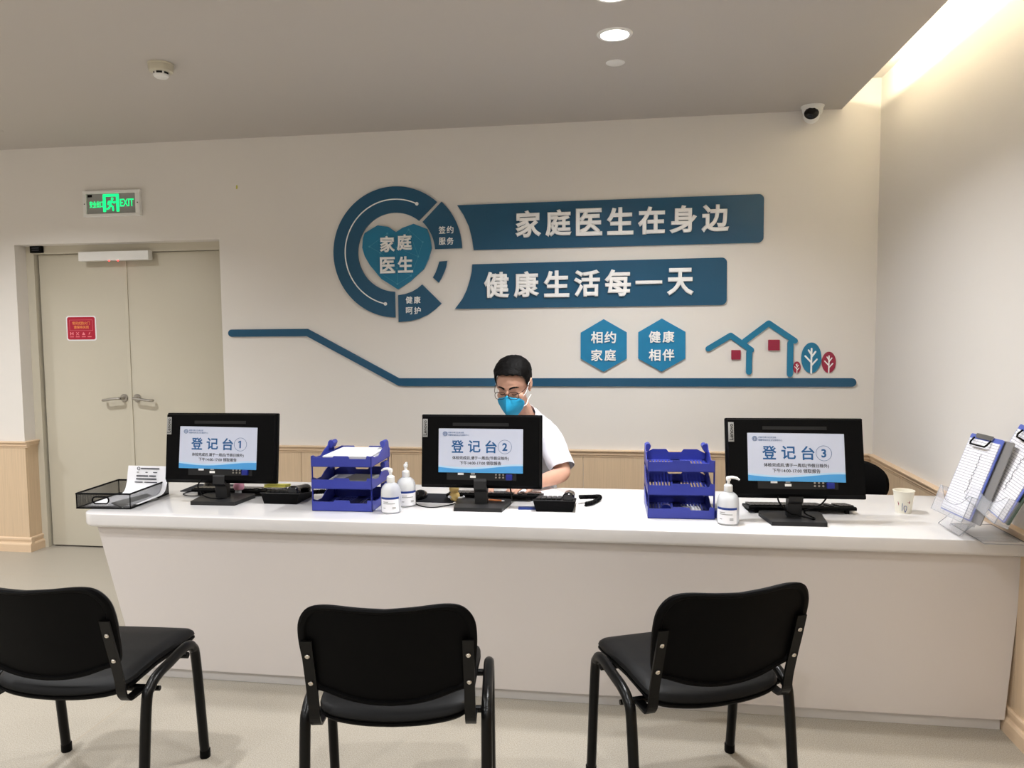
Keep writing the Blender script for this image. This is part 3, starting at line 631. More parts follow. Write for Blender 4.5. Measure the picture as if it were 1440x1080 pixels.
# ------------------------------------------------------------------ monitors
def monitor(num, label, loc, rz, tilt, sheet, lift=0):
    t = thing('monitor', label, 'monitor', loc, rz, 'monitors on the counter')
    b = MB(); b.prism([(-.105, -.095), (.105, -.095), (.125, .07), (.112, .095), (-.112, .095), (-.125, .07)], 0, .017, None, 'xy')
    part('stand_base', b, M['darkgrey'], t)
    # neck: slanted flat column bending back under the housing
    b = MB(); b.prism([(-.01, .017), (.022, .017), (.018, .1), (.02, .15), (-.012, .15), (-.032, .12), (-.034, .085), (-.014, .07)], -.028, .028, None, 'yz')
    part('neck', b, M['darkgrey'], t)
    h = part('housing', MB().box((-.27, -.004, -.162), (.27, .02, .162), .005), M['black'], t, (0, .01, .246+lift), (-tilt, 0, 0))
    b = MB()   # tapered rear cover
    z0, z1 = -.158, .158
    b.add([(-.266, -.004, z0), (.266, -.004, z0), (.266, -.004, z1), (-.266, -.004, z1), (-.261, -.022, -.146), (.261, -.022, -.146), (.261, -.022, .153), (-.261, -.022, .153)],
          [(0, 1, 5, 4), (1, 2, 6, 5), (2, 3, 7, 6), (3, 0, 4, 7), (4, 5, 6, 7), (3, 2, 1, 0)])
    part('rear_cover', b, M['black'], h)
    part('vent_slot', MB().box((-.125, -.0235, .112), (.125, -.02, .126)), M['slot'], h)
    part('port_recess', MB().box((-.15, -.0225, -.125), (.16, -.012, -.082)), M['slot'], h)
    for lo, hi_ in (((-.1, -.0115), (-.074, -.103)), ((-.045, -.115), (-.02, -.105)), ((-.042, -.101), (-.024, -.09))):
        part('port_label', MB().box((lo[0], -.0232, min(lo[1], hi_[1], -.103) if lo[1] > -.02 else lo[1]), (hi_[0], -.022, hi_[1] if lo[1] < -.02 else -.094)), M['greyplastic'] if lo[0] == -.042 else M['whiteplastic'], h)
    b = MB()
    for i in range(3):
        for j in range(2): b.lathe([(.004, 0), (.004, .004)], 10, Matrix.Translation((.07+.016*i, -.021, -.112+.012*j)) @ Matrix.Rotation(PI/2, 4, 'X'))
    part('port_screws', b, M['steel'], h)
    part('video_plug', MB().box((.115, -.036, -.122), (.143, -.02, -.098), .003), M['navy'], h)
    lg = part('logo_plate', MB().box((-.2605, -.0245, .062), (-.2385, -.021, .142), .001), M['greyplastic'], h)
    text('lettering', 'Lenovo', M['black'], lg, (-.2495, -.0245, .102), w=.066, depth=.0006, bold=.01, rot=(0, -PI/2, 0))
    # printed sign taped to the back
    sx, sz, sr = sheet
    s = link('paper_sign', MB().prism(rrect(-.188, -.0965, .188, .0965, .002, 2), -.0008, 0).mesh('sheet'), M['sheet'], h, (sx, -.0248, sz), (0, sr, 0))
    s['label'] = 'white and blue paper sign with registration desk number '+'one two three'.split()[num-1]
    wv = [(-.188+.376*k/24, -.074+.0075*math.sin(k/24*5.2+2.9)+.003*k/24) for k in range(25)]
    link('printed_wave', MB().prism([(-.188, -.0965), (.188, -.0965)]+[(x, z+.006-.00*x) for x, z in wv[::-1]], -.0009, -.0008).mesh('w'), M['sheetpale'], s)
    link('printed_wave', MB().prism([(-.188, -.0965), (.188, -.0965)]+[(x, z-.001) for x, z in wv[::-1]], -.0010, -.0009).mesh('w'), M['sheetblue'], s)
    text('lettering', '登', M['textblue'], s, (-.103, -.0008, .018), w=.056, h=.056, depth=.0003, bold=.02)
    text('lettering', '记', M['textblue'], s, (-.028, -.0008, .018), w=.056, h=.056, depth=.0003, bold=.02)
    text('lettering', '台', M['textblue'], s, (.047, -.0008, .018), w=.052, h=.056, depth=.0003, bold=.02)
    if num == 1:
        d1 = [(.104, .001), (.111, .001), (.111, .035), (.1055, .035), (.0975, .0305), (.0975, .0245), (.104, .0275)]
        link('lettering', MB().prism(d1, -.0011, -.0008).mesh('digit'), M['textblue'], s)
    else: text('lettering', str(num), M['textblue'], s, (.108, -.0008, .018), h=.034, depth=.0003, bold=.03)
    link('number_circle', MB().tube([(.108+.030*math.cos(k*PI/20), -.0009, .018+.030*math.sin(k*PI/20)) for k in range(40)], .0008, 5, closed=True).mesh('c'), M['textblue'], s)
    text('lettering', '体检完成后,请于一周后(节假日除外)', M['blackink'], s, (.0, -.0008, -.033), w=.252, depth=.0003, bold=.018)
    text('lettering', '下午14:00-17:00 领取报告', M['blackink'], s, (.0, -.0008, -.054), w=.185, depth=.0003, bold=.018)
    text('lettering', '成都市锦江区成龙路', M['textblue'], s, (-.11, -.0008, .079), w=.07, depth=.0003)
    text('lettering', '锦馨家园社区卫生服务中心', M['textblue'], s, (-.098, -.0008, .068), w=.094, depth=.0003)
    e = MB()
    for r_ in (.0095, .006): e.tube([(-.159+r_*math.cos(k*PI/12), -.0009, .0735+r_*math.sin(k*PI/12)) for k in range(24)], .0009, 5, closed=True)
    e.tube([(-.164, -.0009, .071), (-.159, -.0009, .077), (-.154, -.0009, .071)], .0008, 5)
    link('emblem', e.mesh('e'), M['textblue'], s)
    return t
m1 = monitor(1, 'black monitor seen from behind with the number one sign', (-1.853, 3.26, HC), .03, math.radians(7), (-.006, .001, .012))
m2 = monitor(2, 'black monitor in front of the masked clerk with the number two sign', (-.632, 3.275, HC), .01, math.radians(6), (.001, .004, .0))
m3 = monitor(3, 'black monitor at the right end with the number three sign', (.674, 3.18, HC), .03, math.radians(13), (.001, .001, .006), .008)
def cable(label, pts, r=.0026, name='cable', m='black'):
    o = part(name, MB().tube(spline(pts, 8), r, 8), M[m]); return tag(o, label, 'cable')
cable('black cable looped around the stand of the third monitor', [(.60, 3.145, .868), (.61, 3.135, .83), (.65, 3.142, .79), (.68, 3.142, .782), (.72, 3.125, .776), (.735, 3.12, .773), (.745, 3.14, .772), (.715, 3.15, .785), (.708, 3.142, .80), (.73, 3.138, .812), (.765, 3.14, .826), (.79, 3.15, .85), (.80, 3.155, .87)], .0032)
cable('black cable hanging behind the stand of the first monitor', [(-1.93, 3.235, .86), (-1.95, 3.22, .83), (-1.93, 3.215, .79), (-1.89, 3.21, .775), (-1.84, 3.215, .772), (-1.80, 3.3, .757), (-1.72, 3.36, .757), (-1.68, 3.39, .757)], .003)
cable('black cable hanging from the second monitor', [(-.51, 3.255, .87), (-.50, 3.27, .83), (-.505, 3.33, .78), (-.51, 3.42, .757), (-.56, 3.44, .757)], .003)

# ------------------------------------------------------------------ blue letter tray stacks
def tray_mb(w=.27, d=.29, z=0):
    b = MB(); t_ = .003
    b.prism([(-w/2, z), (w/2, z), (w/2, z+.047), (w/2-.02, z+.05), (w/2-.024, z+.036), (w*.14, z+.036), (w*.12, z+.048), (-w*.12, z+.048), (-w*.14, z+.041), (-w/2, z+.041)], 0, t_)
    b.prism([(-w/2, z), (w/2, z), (w/2, z+.03), (w*.36, z+.05), (w*.14, z+.05), (w*.1, z+.036), (-w*.1, z+.036), (-w*.14, z+.05), (-w*.36, z+.05), (-w/2, z+.03)], d-t_, d)
    for s in (-1, 1):
        x = s*(w/2-t_/2)
        side = [(0, z), (d, z), (d, z+.04), (d*.95, z+.048), (d*.93, z+.072), (d*.88, z+.082), (d*.8, z+.083), (d*.74, z+.078), (d*.7, z+.062), (d*.62, z+.056), (d*.55, z+.05), (d*.4, z+.032), (d*.2, z+.034), (d*.08, z+.046), (0, z+.047)]
        b.prism(side, x-t_/2, x+t_/2, None, 'yz')
        # rounded ear curling inwards at the rear of the side
        ear = [(x-s*.002, z+.076), (x-s*.005, z+.084), (x-s*.013, z+.084), (x-s*.018, z+.077)]
        ear = [(x, z+.05)]+[(x-s*.012*(1-math.cos(a)), z+.072+.012*math.sin(a)) for a in [k*PI/8 for k in range(9)]]+[(x-s*.022, z+.066), (x-s*.014, z+.05)]
        b.prism(ear, d*.74, d*.93, None, 'xz')
    # slotted floor: rim plus slats
    b.box((-w/2, 0, z), (w/2, .02, z+.003)); b.box((-w/2, d-.02, z), (w/2, d, z+.003)); b.box((-w/2, 0, z), (-w/2+.02, d, z+.003)); b.box((w/2-.02, 0, z), (w/2, d, z+.003))
    b.box((-w/2, d*.46, z), (w/2, d*.54, z+.003)); b.box((-.02, 0, z), (.02, d, z+.003))
    for k in range(17):
        x = -w/2+.02+(w-.04)*(k+.5)/17; sl = .006
        b.add([(x-.0036-sl, .02, z), (x+.0036-sl, .02, z), (x+.0036+sl, d-.02, z), (x-.0036+sl, d-.02, z), (x-.0036-sl, .02, z+.003), (x+.0036-sl, .02, z+.003), (x+.0036+sl, d-.02, z+.003), (x-.0036+sl, d-.02, z+.003)],
              [(3, 2, 1, 0), (4, 5, 6, 7), (0, 1, 5, 4), (1, 2, 6, 5), (2, 3, 7, 6), (3, 0, 4, 7)])
    return b
def tray_stack(label, loc, rz):
    t = thing('letter_tray_stack', label, 'letter tray', loc, rz, 'blue letter tray stacks')
    for z in (.001, .098, .195): part('tray', tray_mb(z=z), M['blue'], t)
    for x in (-.132, .132):
        for y in (.006, .27): part('post', MB().tube([(x, y, .0), (x, y, .24)], .0036, 8), M['navy'], t)
    return t
ORG1 = (-1.218, 3.118, HC); ORG2 = (.225, 3.15, HC)
tray_stack('three-tier blue letter tray stack with papers, left of the hand sanitizers', ORG1, .03)
tray_stack('nearly empty three-tier blue letter tray stack, left of the third monitor', ORG2, .03)
def sheets(name, label, loc, rz, w, d, n, cat='paper', m='paper', rx=0):
    b = MB()
    for k in range(n):
        a = random.uniform(-.02, .02); mt = Matrix.Translation((random.uniform(-.002, .002), random.uniform(-.002, .002), k*.0012)) @ Matrix.Rotation(a, 4, 'Z')
        b.box((-w/2, -d/2, 0), (w/2, d/2, .0008), 0, mt)
    o = part(name, b, M[m], None, loc, (rx, 0, rz)); return tag(o, label, cat)
sheets('paper_stack', 'stack of white paper in the top tray of the left blue stack', (ORG1[0]+.015, 3.262, HC+.2), .03, .208, .27, 34)
sheets('paper_stack', 'white sheets in the middle tray of the left blue stack', (ORG1[0]-.01, 3.262, HC+.1025), .1, .2, .25, 9)
tag(part('card', MB().box((-.06, -.07, 0), (.06, .07, .012)), M['greyplastic'], None, (ORG1[0]+.04, 3.25, HC+.115), (0, 0, -.1)), 'grey card box on the sheets in the middle tray', 'box')
b = MB(); b.prism(arc((0, .024), .022, 0, 340, 16), -.012, .012, None, 'xz'); b.box((-.045, -.013, 0), (.045, .013, .012), .002); b.box((.02, -.011, .01), (.043, .011, .026), .002)
td = thing('tape_dispenser', 'dark blue tape dispenser in the bottom tray of the right blue stack', 'dispenser', (ORG2[0]-.06, 3.2, HC+.0045), .05)
part('body', b, M['navy'], td); part('tape_roll', MB().lathe([(.011, -.009), (.018, -.009), (.018, .009), (.011, .009)], 20, Matrix.Translation((0, -.002, .024)) @ Matrix.Rotation(PI/2, 4, 'X')), M['paper'], td)
tag(part('ink_pad', MB().box((-.036, -.04, 0), (.036, .04, .013), .002), M['maroon'], None, (ORG2[0]+.05, 3.24, HC+.0045), (0, 0, .05)), 'small dark red box in the bottom tray of the right blue stack', 'box')
tag(part('card_box', MB().box((-.034, -.036, 0), (.034, .036, .008), .001), M['paper'], None, (ORG2[0]+.05, 3.24, HC+.018), (0, 0, .08)), 'white card on the small dark red box in the bottom tray', 'card')
tag(part('stapler_block', MB().box((-.012, -.03, 0), (.012, .03, .03), .004), M['navy'], None, (.375, 3.21, HC)), 'small blue block between right tray stack and sanitizer bottle', 'block')

# ------------------------------------------------------------------ hand sanitizer bottles
def bottle(label, loc, rz, pr=0, s=1):
    t = thing('sanitizer_bottle', label, 'bottle', loc, rz, 'hand sanitizer bottles'); t.scale = (s, s, s)
    R0 = .042
    part('body', MB().lathe([(.0001, .002), (R0*.85, 0), (R0, .006), (R0, .085), (R0*.97, .098), (R0*.84, .112), (R0*.6, .122), (.016, .127), (.014, .134), (.0001, .134)], 36, None, False), M['gel'], t)
    part('collar', MB().lathe([(.0165, .128), (.017, .13), (.0165, .152), (.012, .156), (.0065, .158), (.0055, .178)], 24), M['whiteplastic'], t)
    b = MB(); b.lathe([(.0055, .168), (.009, .172), (.0095, .181), (.006, .185)], 18)
    b.tube(spline([(-.006, 0, .181), (.014, 0, .184), (.03, 0, .182), (.042, 0, .175)], 4), [.006]*6+[.0055]*4+[.004]*3, 10)
    part('pump', b, M['whiteplastic'], t, rot=(0, 0, pr))
    def band(a0, a1, z0, z1, r, m, nm, lab=None):
        n = 14; vs = []; fs = []
        for i in range(n+1):
            a = math.radians(a0+(a1-a0)*i/n); vs += [(r*math.cos(a), r*math.sin(a), z0), (r*math.cos(a), r*math.sin(a), z1), ((r-.0006)*math.cos(a), (r-.0006)*math.sin(a), z0), ((r-.0006)*math.cos(a), (r-.0006)*math.sin(a), z1)]
        for i in range(n):
            q = i*4; fs += [(q, q+4, q+5, q+1), (q+3, q+7, q+6, q+2), (q+1, q+5, q+7, q+3), (q+2, q+6, q+4, q)]
        part(nm, MB().add(vs, fs, None, True), m, t, label=lab)
    band(215, 325, .008, .062, R0+.001, M['paper'], 'paper_label'); band(212, 328, .062, .071, R0+.0012, M['bandblue'], 'blue_band')
    for z, a0, a1 in ((.05, 232, 262), (.043, 232, 300), (.024, 232, 246), (.022, 285, 305), (.027, 285, 305)): band(a0, a1, z, z+.003, R0+.0016, M['greyplastic'], 'printed_line')
    return t
bottle('front hand sanitizer bottle right of the left blue trays', (-1.002, 3.135, HC), .15, 2.8, s=1.02)
bottle('rear hand sanitizer bottle, half hidden behind the front one', (-.972, 3.262, HC), .5, 1.2, s=1.02)
bottle('single hand sanitizer bottle at the left of the third monitor', (.405, 3.10, HC), -.25, 0, s=1.02)

# ------------------------------------------------------------------ phones, keyboards, mice
def phone(label, loc, rz):
    t = thing('desk_phone', label, 'telephone', loc, rz, 'desk phones')
    b = MB(); b.add([(-.078, -.075, 0), (.078, -.075, 0), (.078, .095, 0), (-.078, .095, 0), (-.092, -.08, .05), (.092, -.08, .05), (.088, .1, .022), (-.088, .1, .022)],
                    [(3, 2, 1, 0), (4, 5, 6, 7), (0, 1, 5, 4), (1, 2, 6, 5), (2, 3, 7, 6), (3, 0, 4, 7)])
    part('body', b, M['black'], t)
    part('top_rim', MB().tube([(-.092, -.08, .05), (.092, -.08, .05), (.088, .1, .022), (-.088, .1, .022)], .0022, 6, closed=True), M['darkgrey'], t)
    k = MB()
    for i in range(5):
        for j in range(4):
            y = -.045+.035*j; k.box((-.08+.022*i, y, .05-(y+.08)*.155), (-.062+.022*i, y+.022, .058-(y+.08)*.155), .001)
    part('keys', k, M['darkgrey'], t)
    b = MB(); b.tube(spline([(.06, -.078, .062), (.06, -.05, .066), (.06, 0, .062), (.06, .05, .052), (.06, .085, .042)], 4), [.017, .021, .021, .019, .016, .014, .013, .012, .012, .012, .013, .014, .016, .018, .019, .019, .014], 14, flat=1.25)
    b.box((.036, -.076, .046), (.084, -.036, .068), .008).box((.038, .05, .028), (.082, .09, .05), .008)
    part('handset', b, M['blackgloss'], t)
    return t
phone('black desk phone under the yellow note pad, right of the first monitor', (-1.553, 3.30, HC), 0)
phone('black desk phone right of the second monitor', (-.305, 3.29, HC), .03)
def coil(name, label, pts, r=.009, turns=26):
    path = spline(pts, 12); n = len(path); out = []
    for i, p in enumerate(path[:-1]):
        for k in range(6):
            q = p.lerp(path[i+1], k/6); out.append(q)
    hel = []; tot = len(out)
    for i, q in enumerate(out):
        tn = (out[min(i+1, tot-1)]-out[max(i-1, 0)]).normalized(); sd = tn.cross(Vector((0, 0, 1))).normalized(); up = sd.cross(tn)
        a = 2*PI*turns*i/tot; hel.append(q+sd*math.cos(a)*r*.6+up*math.sin(a)*r*.6)
    b = MB().tube(hel, r*.42, 5).tube(path, r*.45, 6)
    return tag(part(name, b, M['black']), label, 'cord')
coil('coiled_cord', 'coiled phone cord bent beside the second desk phone', [(-.205, 3.38, .782), (-.16, 3.42, .775), (-.118, 3.46, .768), (-.125, 3.42, .762), (-.15, 3.36, .762), (-.175, 3.33, .762)], .0105, 30)
coil('coiled_cord', 'coiled phone cord between the first desk phone and the left blue trays', [(-1.455, 3.36, .78), (-1.42, 3.4, .775), (-1.39, 3.45, .765), (-1.42, 3.47, .763), (-1.37, 3.48, .768), (-1.33, 3.5, .768), (-1.26, 3.5, .764)], .0115, 34)
def keyboard(label, loc, rz, w=.44):
    t = thing('keyboard', label, 'keyboard', loc, rz, 'keyboards behind the monitors')
    b = MB(); b.prism([(-.065, 0), (.065, .012), (.068, .024), (.06, .028), (-.06, .014), (-.068, .01)], -w/2, w/2, None, 'yz')
    b = MB(); b.prism([(-.068, .016), (.068, .002), (.068, .012), (-.06, .03), (-.068, .026)], -w/2, w/2, None, 'yz')
    part('case', b, M['black'], t)
    k = MB(); nx = 21
    for j in range(5):
        for i in range(nx):
            if i in (15, 17) and j != 9: continue
            y = .052-.023*j; z = .013+(.06-y)*.14
            x = -w/2+.008+(w-.016)*i/nx; k.box((x+.0012, y-.018, z), (x+(w-.016)/nx-.0012, y, z+.008))
    part('keycaps', k, M['blackgloss'], t)['kind'] = 'stuff'
    for s in (-1, 1): part('foot', MB().box((s*w*.42-.008, -.06, 0), (s*w*.42+.008, -.045, .018)), M['black'], t)
    return t
keyboard('black keyboard behind the stand of the first monitor', (-1.85, 3.43, HC), .02)
keyboard('black keyboard under the clerk\'s hands behind the second monitor', (-.60, 3.46, HC), .02)
keyboard('black keyboard behind the stand of the third monitor', (.73, 3.365, HC), .05)
tag(part('mouse_pad', MB().prism(rrect(-.11, -.09, .11, .09, .012), 0, .003, None, 'xy'), M['mousepad'], None, (-.885, 3.42, HC), (0, 0, -.03)), 'dark mouse pad left of the second monitor', 'mouse pad')
tag(part('mouse_pad', MB().prism(rrect(-.11, -.09, .11, .09, .012), 0, .003, None, 'xy'), M['mousepad'], None, (-2.07, 3.52, HC), (0, 0, .05)), 'dark mouse pad behind the wire tray and the first monitor', 'mouse pad')
def mouse(label, loc, rz):
    t = thing('mouse', label, 'mouse', loc, rz, 'computer mice')
    ol = [(.031*math.cos(a)*(1+.08*math.sin(a)), .055*math.sin(a)) for a in [k*PI/14 for k in range(28)]]
    part('shell', pad(ol, [(.5, 0), (.95, 0), (1, .006), (.97, .018), (.8, .029), (.5, .036), (.2, .038)], lambda x, y, o: (x, y, o-(.15*abs(y) if o > .02 else 0))), M['blackgloss'], t)
    part('wheel', MB().lathe([(.007, -.003), (.007, .003)], 14, Matrix.Translation((0, -.038, .027)) @ Matrix.Rotation(PI/2, 4, 'Y')), M['darkgrey'], t)
    part('red_mark', MB().ell((0, -.048, .012), (.006, .004, .006), None, 10, 8), M['redled'], t)
    return t
mouse('black mouse with a red mark on the pad left of the second monitor', (-.948, 3.41, HC+.003), .0)
mouse('black mouse with a red mark behind the first monitor', (-2.07, 3.53, HC+.003), .3)
cable('thin mouse cable looping in front of the mouse left of the second monitor', [(-.948, 3.355, .76), (-.935, 3.29, .7535), (-.88, 3.235, .7535), (-.82, 3.24, .7535), (-.755, 3.32, .7535), (-.72, 3.40, .7535)], .0022)
cable('thin mouse cable looping beside the black wire tray', [(-2.05, 3.475, .76), (-2.11, 3.43, .7535), (-2.12, 3.37, .7535), (-2.05, 3.33, .7535), (-1.96, 3.38, .7535), (-1.9, 3.40, .7535)], .0022)

# ------------------------------------------------------------------ small things on the counter
# black wire-mesh letter tray with papers
t = thing('wire_tray', 'black wire-mesh letter tray at the left end of the counter', 'letter tray', (-2.303, 3.046, HC), .06)
TW, TD, TH = .252, .315, .068
b = MB()
mt_ = M['mesh']
for poly, a0, a1, pl in (([(-TW/2, .002), (-TW/2, TH), (TW/2, TH), (TW/2, .002)], TD-.0008, TD, 'xz'),): b.prism(poly, a0, a1, None, pl)
b.prism([(0, .002), (TD, .002), (TD, TH), (0, TH)], -TW/2, -TW/2+.0008, None, 'yz'); b.prism([(0, .002), (TD, .002), (TD, TH), (0, TH)], TW/2-.0008, TW/2, None, 'yz')
b.box((-TW/2, 0, .0012), (TW/2, TD, .002))
# front with a rounded grip hole
o_ = [(-TW/2, .002), (TW/2, .002), (TW/2, TH), (-TW/2, TH)]; hl = rrect(-.05, .024, .026, .054, .0148, 5)
def strip(x0, z0, x1, z1): b.box((x0, 0, z0), (x1, .0008, z1))
strip(-TW/2, .002, -.05, TH); strip(.026, .002, TW/2, TH); strip(-.05, .002, .026, .024); strip(-.05, .054, .026, TH)
part('mesh_sides', b, mt_, t)
b = MB()
for z, r in ((TH, .0042), (.003, .0036)): b.tube([(-TW/2, 0, z), (TW/2, 0, z), (TW/2, TD, z), (-TW/2, TD, z)], r, 8, closed=True)
for x in (-TW/2, TW/2):
    for y in (0, TD): b.tube([(x, y, 0), (x, y, TH)], .0022, 6)
b.tube([(x, 0, z) for x, z in hl], .0034, 6, closed=True)
part('rim', b, M['black'], t)
sheets('paper_stack', 'stack of printed sheets lying in the black wire tray', (-2.30, 3.19, HC+.004), .06, .21, .27, 6)
tag(part('folded_leaflet', MB().box((-.035, -.1, 0), (.035, .1, .004)), M['greyplastic'], None, (-2.225, 3.155, HC+.013), (0, .25, -.2)), 'grey folded leaflet on the papers in the wire tray', 'leaflet')
prof = spline([(0, -.11, .013), (0, 0, .015), (0, .08, .022), (0, .108, .06), (0, .12, .11), (0, .128, .142)], 5)
vs = []; fs = []
for i, p in enumerate(prof):
    for x in (-.105, .105): vs += [(x, p.y, p.z), (x, p.y+.0012, p.z+.0008)]
for i in range(len(prof)-1):
    q = i*4; fs += [(q, q+2, q+6, q+4), (q+1, q+5, q+7, q+3), (q, q+4, q+5, q+1), (q+2, q+3, q+7, q+6)]
fs += [(0, 1, 3, 2), tuple(len(vs)-4+k for k in (0, 2, 3, 1))]
t = thing('curled_sheet', 'white printed notice curling up at the rear of the wire tray', 'paper', (-2.272, 3.205, HC), .0)
part('sheet', MB().add(vs, fs, None, True), M['paper'], t)
b = MB(); c_ = 0
for z, y, runs, hh in ((.128, .1225, [(-.035, .06)], .006), (.112, .119, [(-.055, -.045), (-.01, .0), (.03, .05)], .003), (.094, .1145, [(-.055, .005), (.012, .045)], .006), (.08, .111, [(-.055, .05)], .006), (.066, .1075, [(-.06, -.02), (-.01, .055)], .004)):
    for x0, x1 in runs: b.box((x0, y-.0016, z), (x1, y+.001, z+hh), 0)
b.tube([(-.047+.007*math.cos(k*PI/8), .1215, .131+.007*math.sin(k*PI/8)) for k in range(16)], .0014, 5, closed=True)
part('printed_lines', b, M['ink'], t)
# pink item behind the first monitor's stand
t = thing('wrapped_bottle', 'small pink and white wrapped bottle behind the first monitor stand', 'bottle', (-1.83, 3.37, HC))
part('wrap', MB().lathe([(.0001, .03), (.022, .032), (.026, .045), (.022, .06), (.012, .066), (.0001, .067)], 14), M['pinkc'], t)
part('bottle', MB().lathe([(.0001, 0), (.018, 0), (.019, .01), (.018, .034)], 18), M['gel'], t)
sheets('note_pad', 'yellow pad of notes on top of the first desk phone', (-1.60, 3.30, HC+.062), .1, .1, .075, 12, 'note pad', 'yellow', -.16)
# cream figurine by the second monitor
t = thing('plush_figure', 'small cream and yellow toy left of the second monitor stand', 'toy', (-.775, 3.37, HC), .2)
part('body', MB().ell((0, 0, .024), (.024, .018, .026)), M['cream'], t)
part('head', MB().ell((-.002, -.002, .058), (.023, .018, .02)).ell((-.02, 0, .07), (.006, .005, .007)).ell((.016, 0, .074), (.006, .005, .007)), M['cream'], t)
part('arm', MB().tube([(.018, -.01, .016), (.036, -.018, .02), (.044, -.02, .026)], [.006, .005, .006], 8), M['paper'], t)
part('arm', MB().tube([(-.018, -.01, .02), (-.026, -.018, .026)], [.006, .006], 8), M['paper'], t)
t = thing('pencil', 'orange and white pencil lying on the base of the second monitor', 'pencil', (-.575, 3.31, HC+.0225), -.15)
part('shaft', MB().tube([(-.03, 0, 0), (.03, 0, 0)], .0042, 6), M['orange'], t); part('sleeve', MB().tube([(-.05, 0, 0), (-.03, 0, 0)], .0046, 8).tube([(.03, 0, 0), (.042, 0, 0)], [.004, .002], 8), M['paper'], t)
tag(part('blue_card', MB().box((-.04, -.02, 0), (.04, .02, .006), .001), M['bandblue'], None, (-.425, 3.262, HC), (0, 0, .1)), 'small blue card lying left of the second desk phone', 'card')
sheets('paper_sheet', 'white sheet under the clerk\'s forearm', (-.40, 3.56, HC+.0005), .5, .21, .28, 2)
# paper cup
t = thing('paper_cup', 'cream paper cup with a blue heart print near the clear brochure stand', 'cup', (1.157, 3.375, HC), 0)
part('wall', MB().lathe([(.0001, .004), (.0285, .004), (.029, 0), (.0305, 0), (.041, .092), (.0395, .092), (.029, .008), (.0001, .008)], 32, None, False), M['cup'], t)
part('rim', MB().tube([(.0415*math.cos(k*PI/16), .0415*math.sin(k*PI/16), .093) for k in range(32)], .0018, 6, closed=True), M['cup'], t)
def oncup(pts, m, nm):
    b = MB(); b.tube([((.0312+z*.1141)*math.cos(a), (.0312+z*.1141)*math.sin(a), z) for a, z in pts], .0011, 5); part(nm, b, m, t)
hp = [(-1.68+.16*math.cos(u)*abs(math.cos(u))**.2, .020+.013*math.sin(u)+(.006*abs(math.cos(u)))) for u in [k*PI/10-PI/2 for k in range(21)]]
oncup(hp, M['bandblue'], 'printed_heart'); oncup([(-2.05, .012), (-2.02, .02), (-2.04, .03), (-2.0, .045)], M['textblue'], 'printed_text')
oncup([(-2.5, .05), (-2.45, .04), (-2.42, .045), (-2.44, .035)], M['maroon'], 'printed_heart'); oncup([(-1.45, .05), (-1.3, .048), (-1.25, .055), (-1.22, .05), (-1.28, .044)], M['maroon'], 'printed_heart')

# ------------------------------------------------------------------ clear brochure stand with clipboards
M['edgerefraction'] = mat('painted_edge_refraction', (150, 154, 162), .1); M['edgerefraction'].node_tree.nodes['Principled BSDF'].inputs['Alpha'].default_value = .55  # grey tint imitating the dark lines light draws along acrylic edges
def frame_m(P, Wv, lean, roll):
    a = Wv; W0 = Vector((math.cos(a), -math.sin(a), 0)); n = Vector((-math.sin(a), -math.cos(a), 0)); up = Vector((0, 0, 1))*math.cos(lean)-n*math.sin(lean)
    W2 = W0*math.cos(roll)+up*math.sin(roll); U2 = -W0*math.sin(roll)+up*math.cos(roll); N2 = W2.cross(U2)
    m_ = Matrix((W2, -N2, U2)).transposed().to_4x4(); m_.translation = P; return m_     # local x across, z up the board, -y towards the reader
FB = [frame_m((1.202, 3.101, .832), 1.517, .354, .017), frame_m((1.262, 2.955, .902), 1.517, .40, -.165)]
holder = thing('brochure_stand', 'clear acrylic two-pocket stand at the right end of the counter', 'stand', (1.3, 3.0, HC))
hi = Matrix.Translation((-1.3, -3.0, -HC))
def pocket(F, h, hb, nm='pocket'):
    b = MB(); w_ = .236; d_ = .036; x0 = -.006
    fp = [(x0, -.012), (x0+w_, -.012), (x0+w_, h)]+[(x0+w_-.02-(w_-.04)*k/14, h*.42+h*.55*(abs(k/14-.5)*2)**3) for k in range(15)]+[(x0, h)]
    b.prism(fp, -d_, -d_+.0028, F); b.prism([(x0, -.012), (x0+w_, -.012), (x0+w_, hb), (x0, hb)], .010, .0128, F)
    for x in (x0, x0+w_-.0028): b.prism([(-d_, -.012), (.0128, -.012), (.0128, h), (-d_, h)], x, x+.0028, F, 'yz')
    b.box((x0, -d_, -.0148), (x0+w_, .0128, -.012), 0, F); pk = part(nm, MB().add(b.v, b.f, hi), M['acrylic'], holder)
    e = MB(); e.tube([tuple(hi @ F @ Vector((x, -d_+.001, z))) for x, z in fp], .0011, 5, closed=True)
    for x in (x0+.001, x0+w_-.001): e.tube([tuple(hi @ F @ Vector((x, y, z))) for y, z in ((-d_, h), (.012, h), (.012, hb))], .0010, 5)
    part('edge', e, M['edgerefraction'], pk); return pk  # added rods, their grey imitates refraction at the pocket's edges
pocket(FB[0], .085, .26); pocket(FB[1], .085, .27)
b = MB(); b.box((1.27, 2.90, HC), (1.42, 3.19, HC+.003)); b.prism([(1.235, HC+.003), (1.29, HC+.1), (1.42, HC+.2), (1.423, HC+.2), (1.293, HC+.097), (1.239, HC+.003)], 3.0, 3.003); b.prism([(1.25, HC+.003), (1.29, HC+.1), (1.42, HC+.2), (1.423, HC+.2), (1.293, HC+.097), (1.254, HC+.003)], 3.15, 3.153)
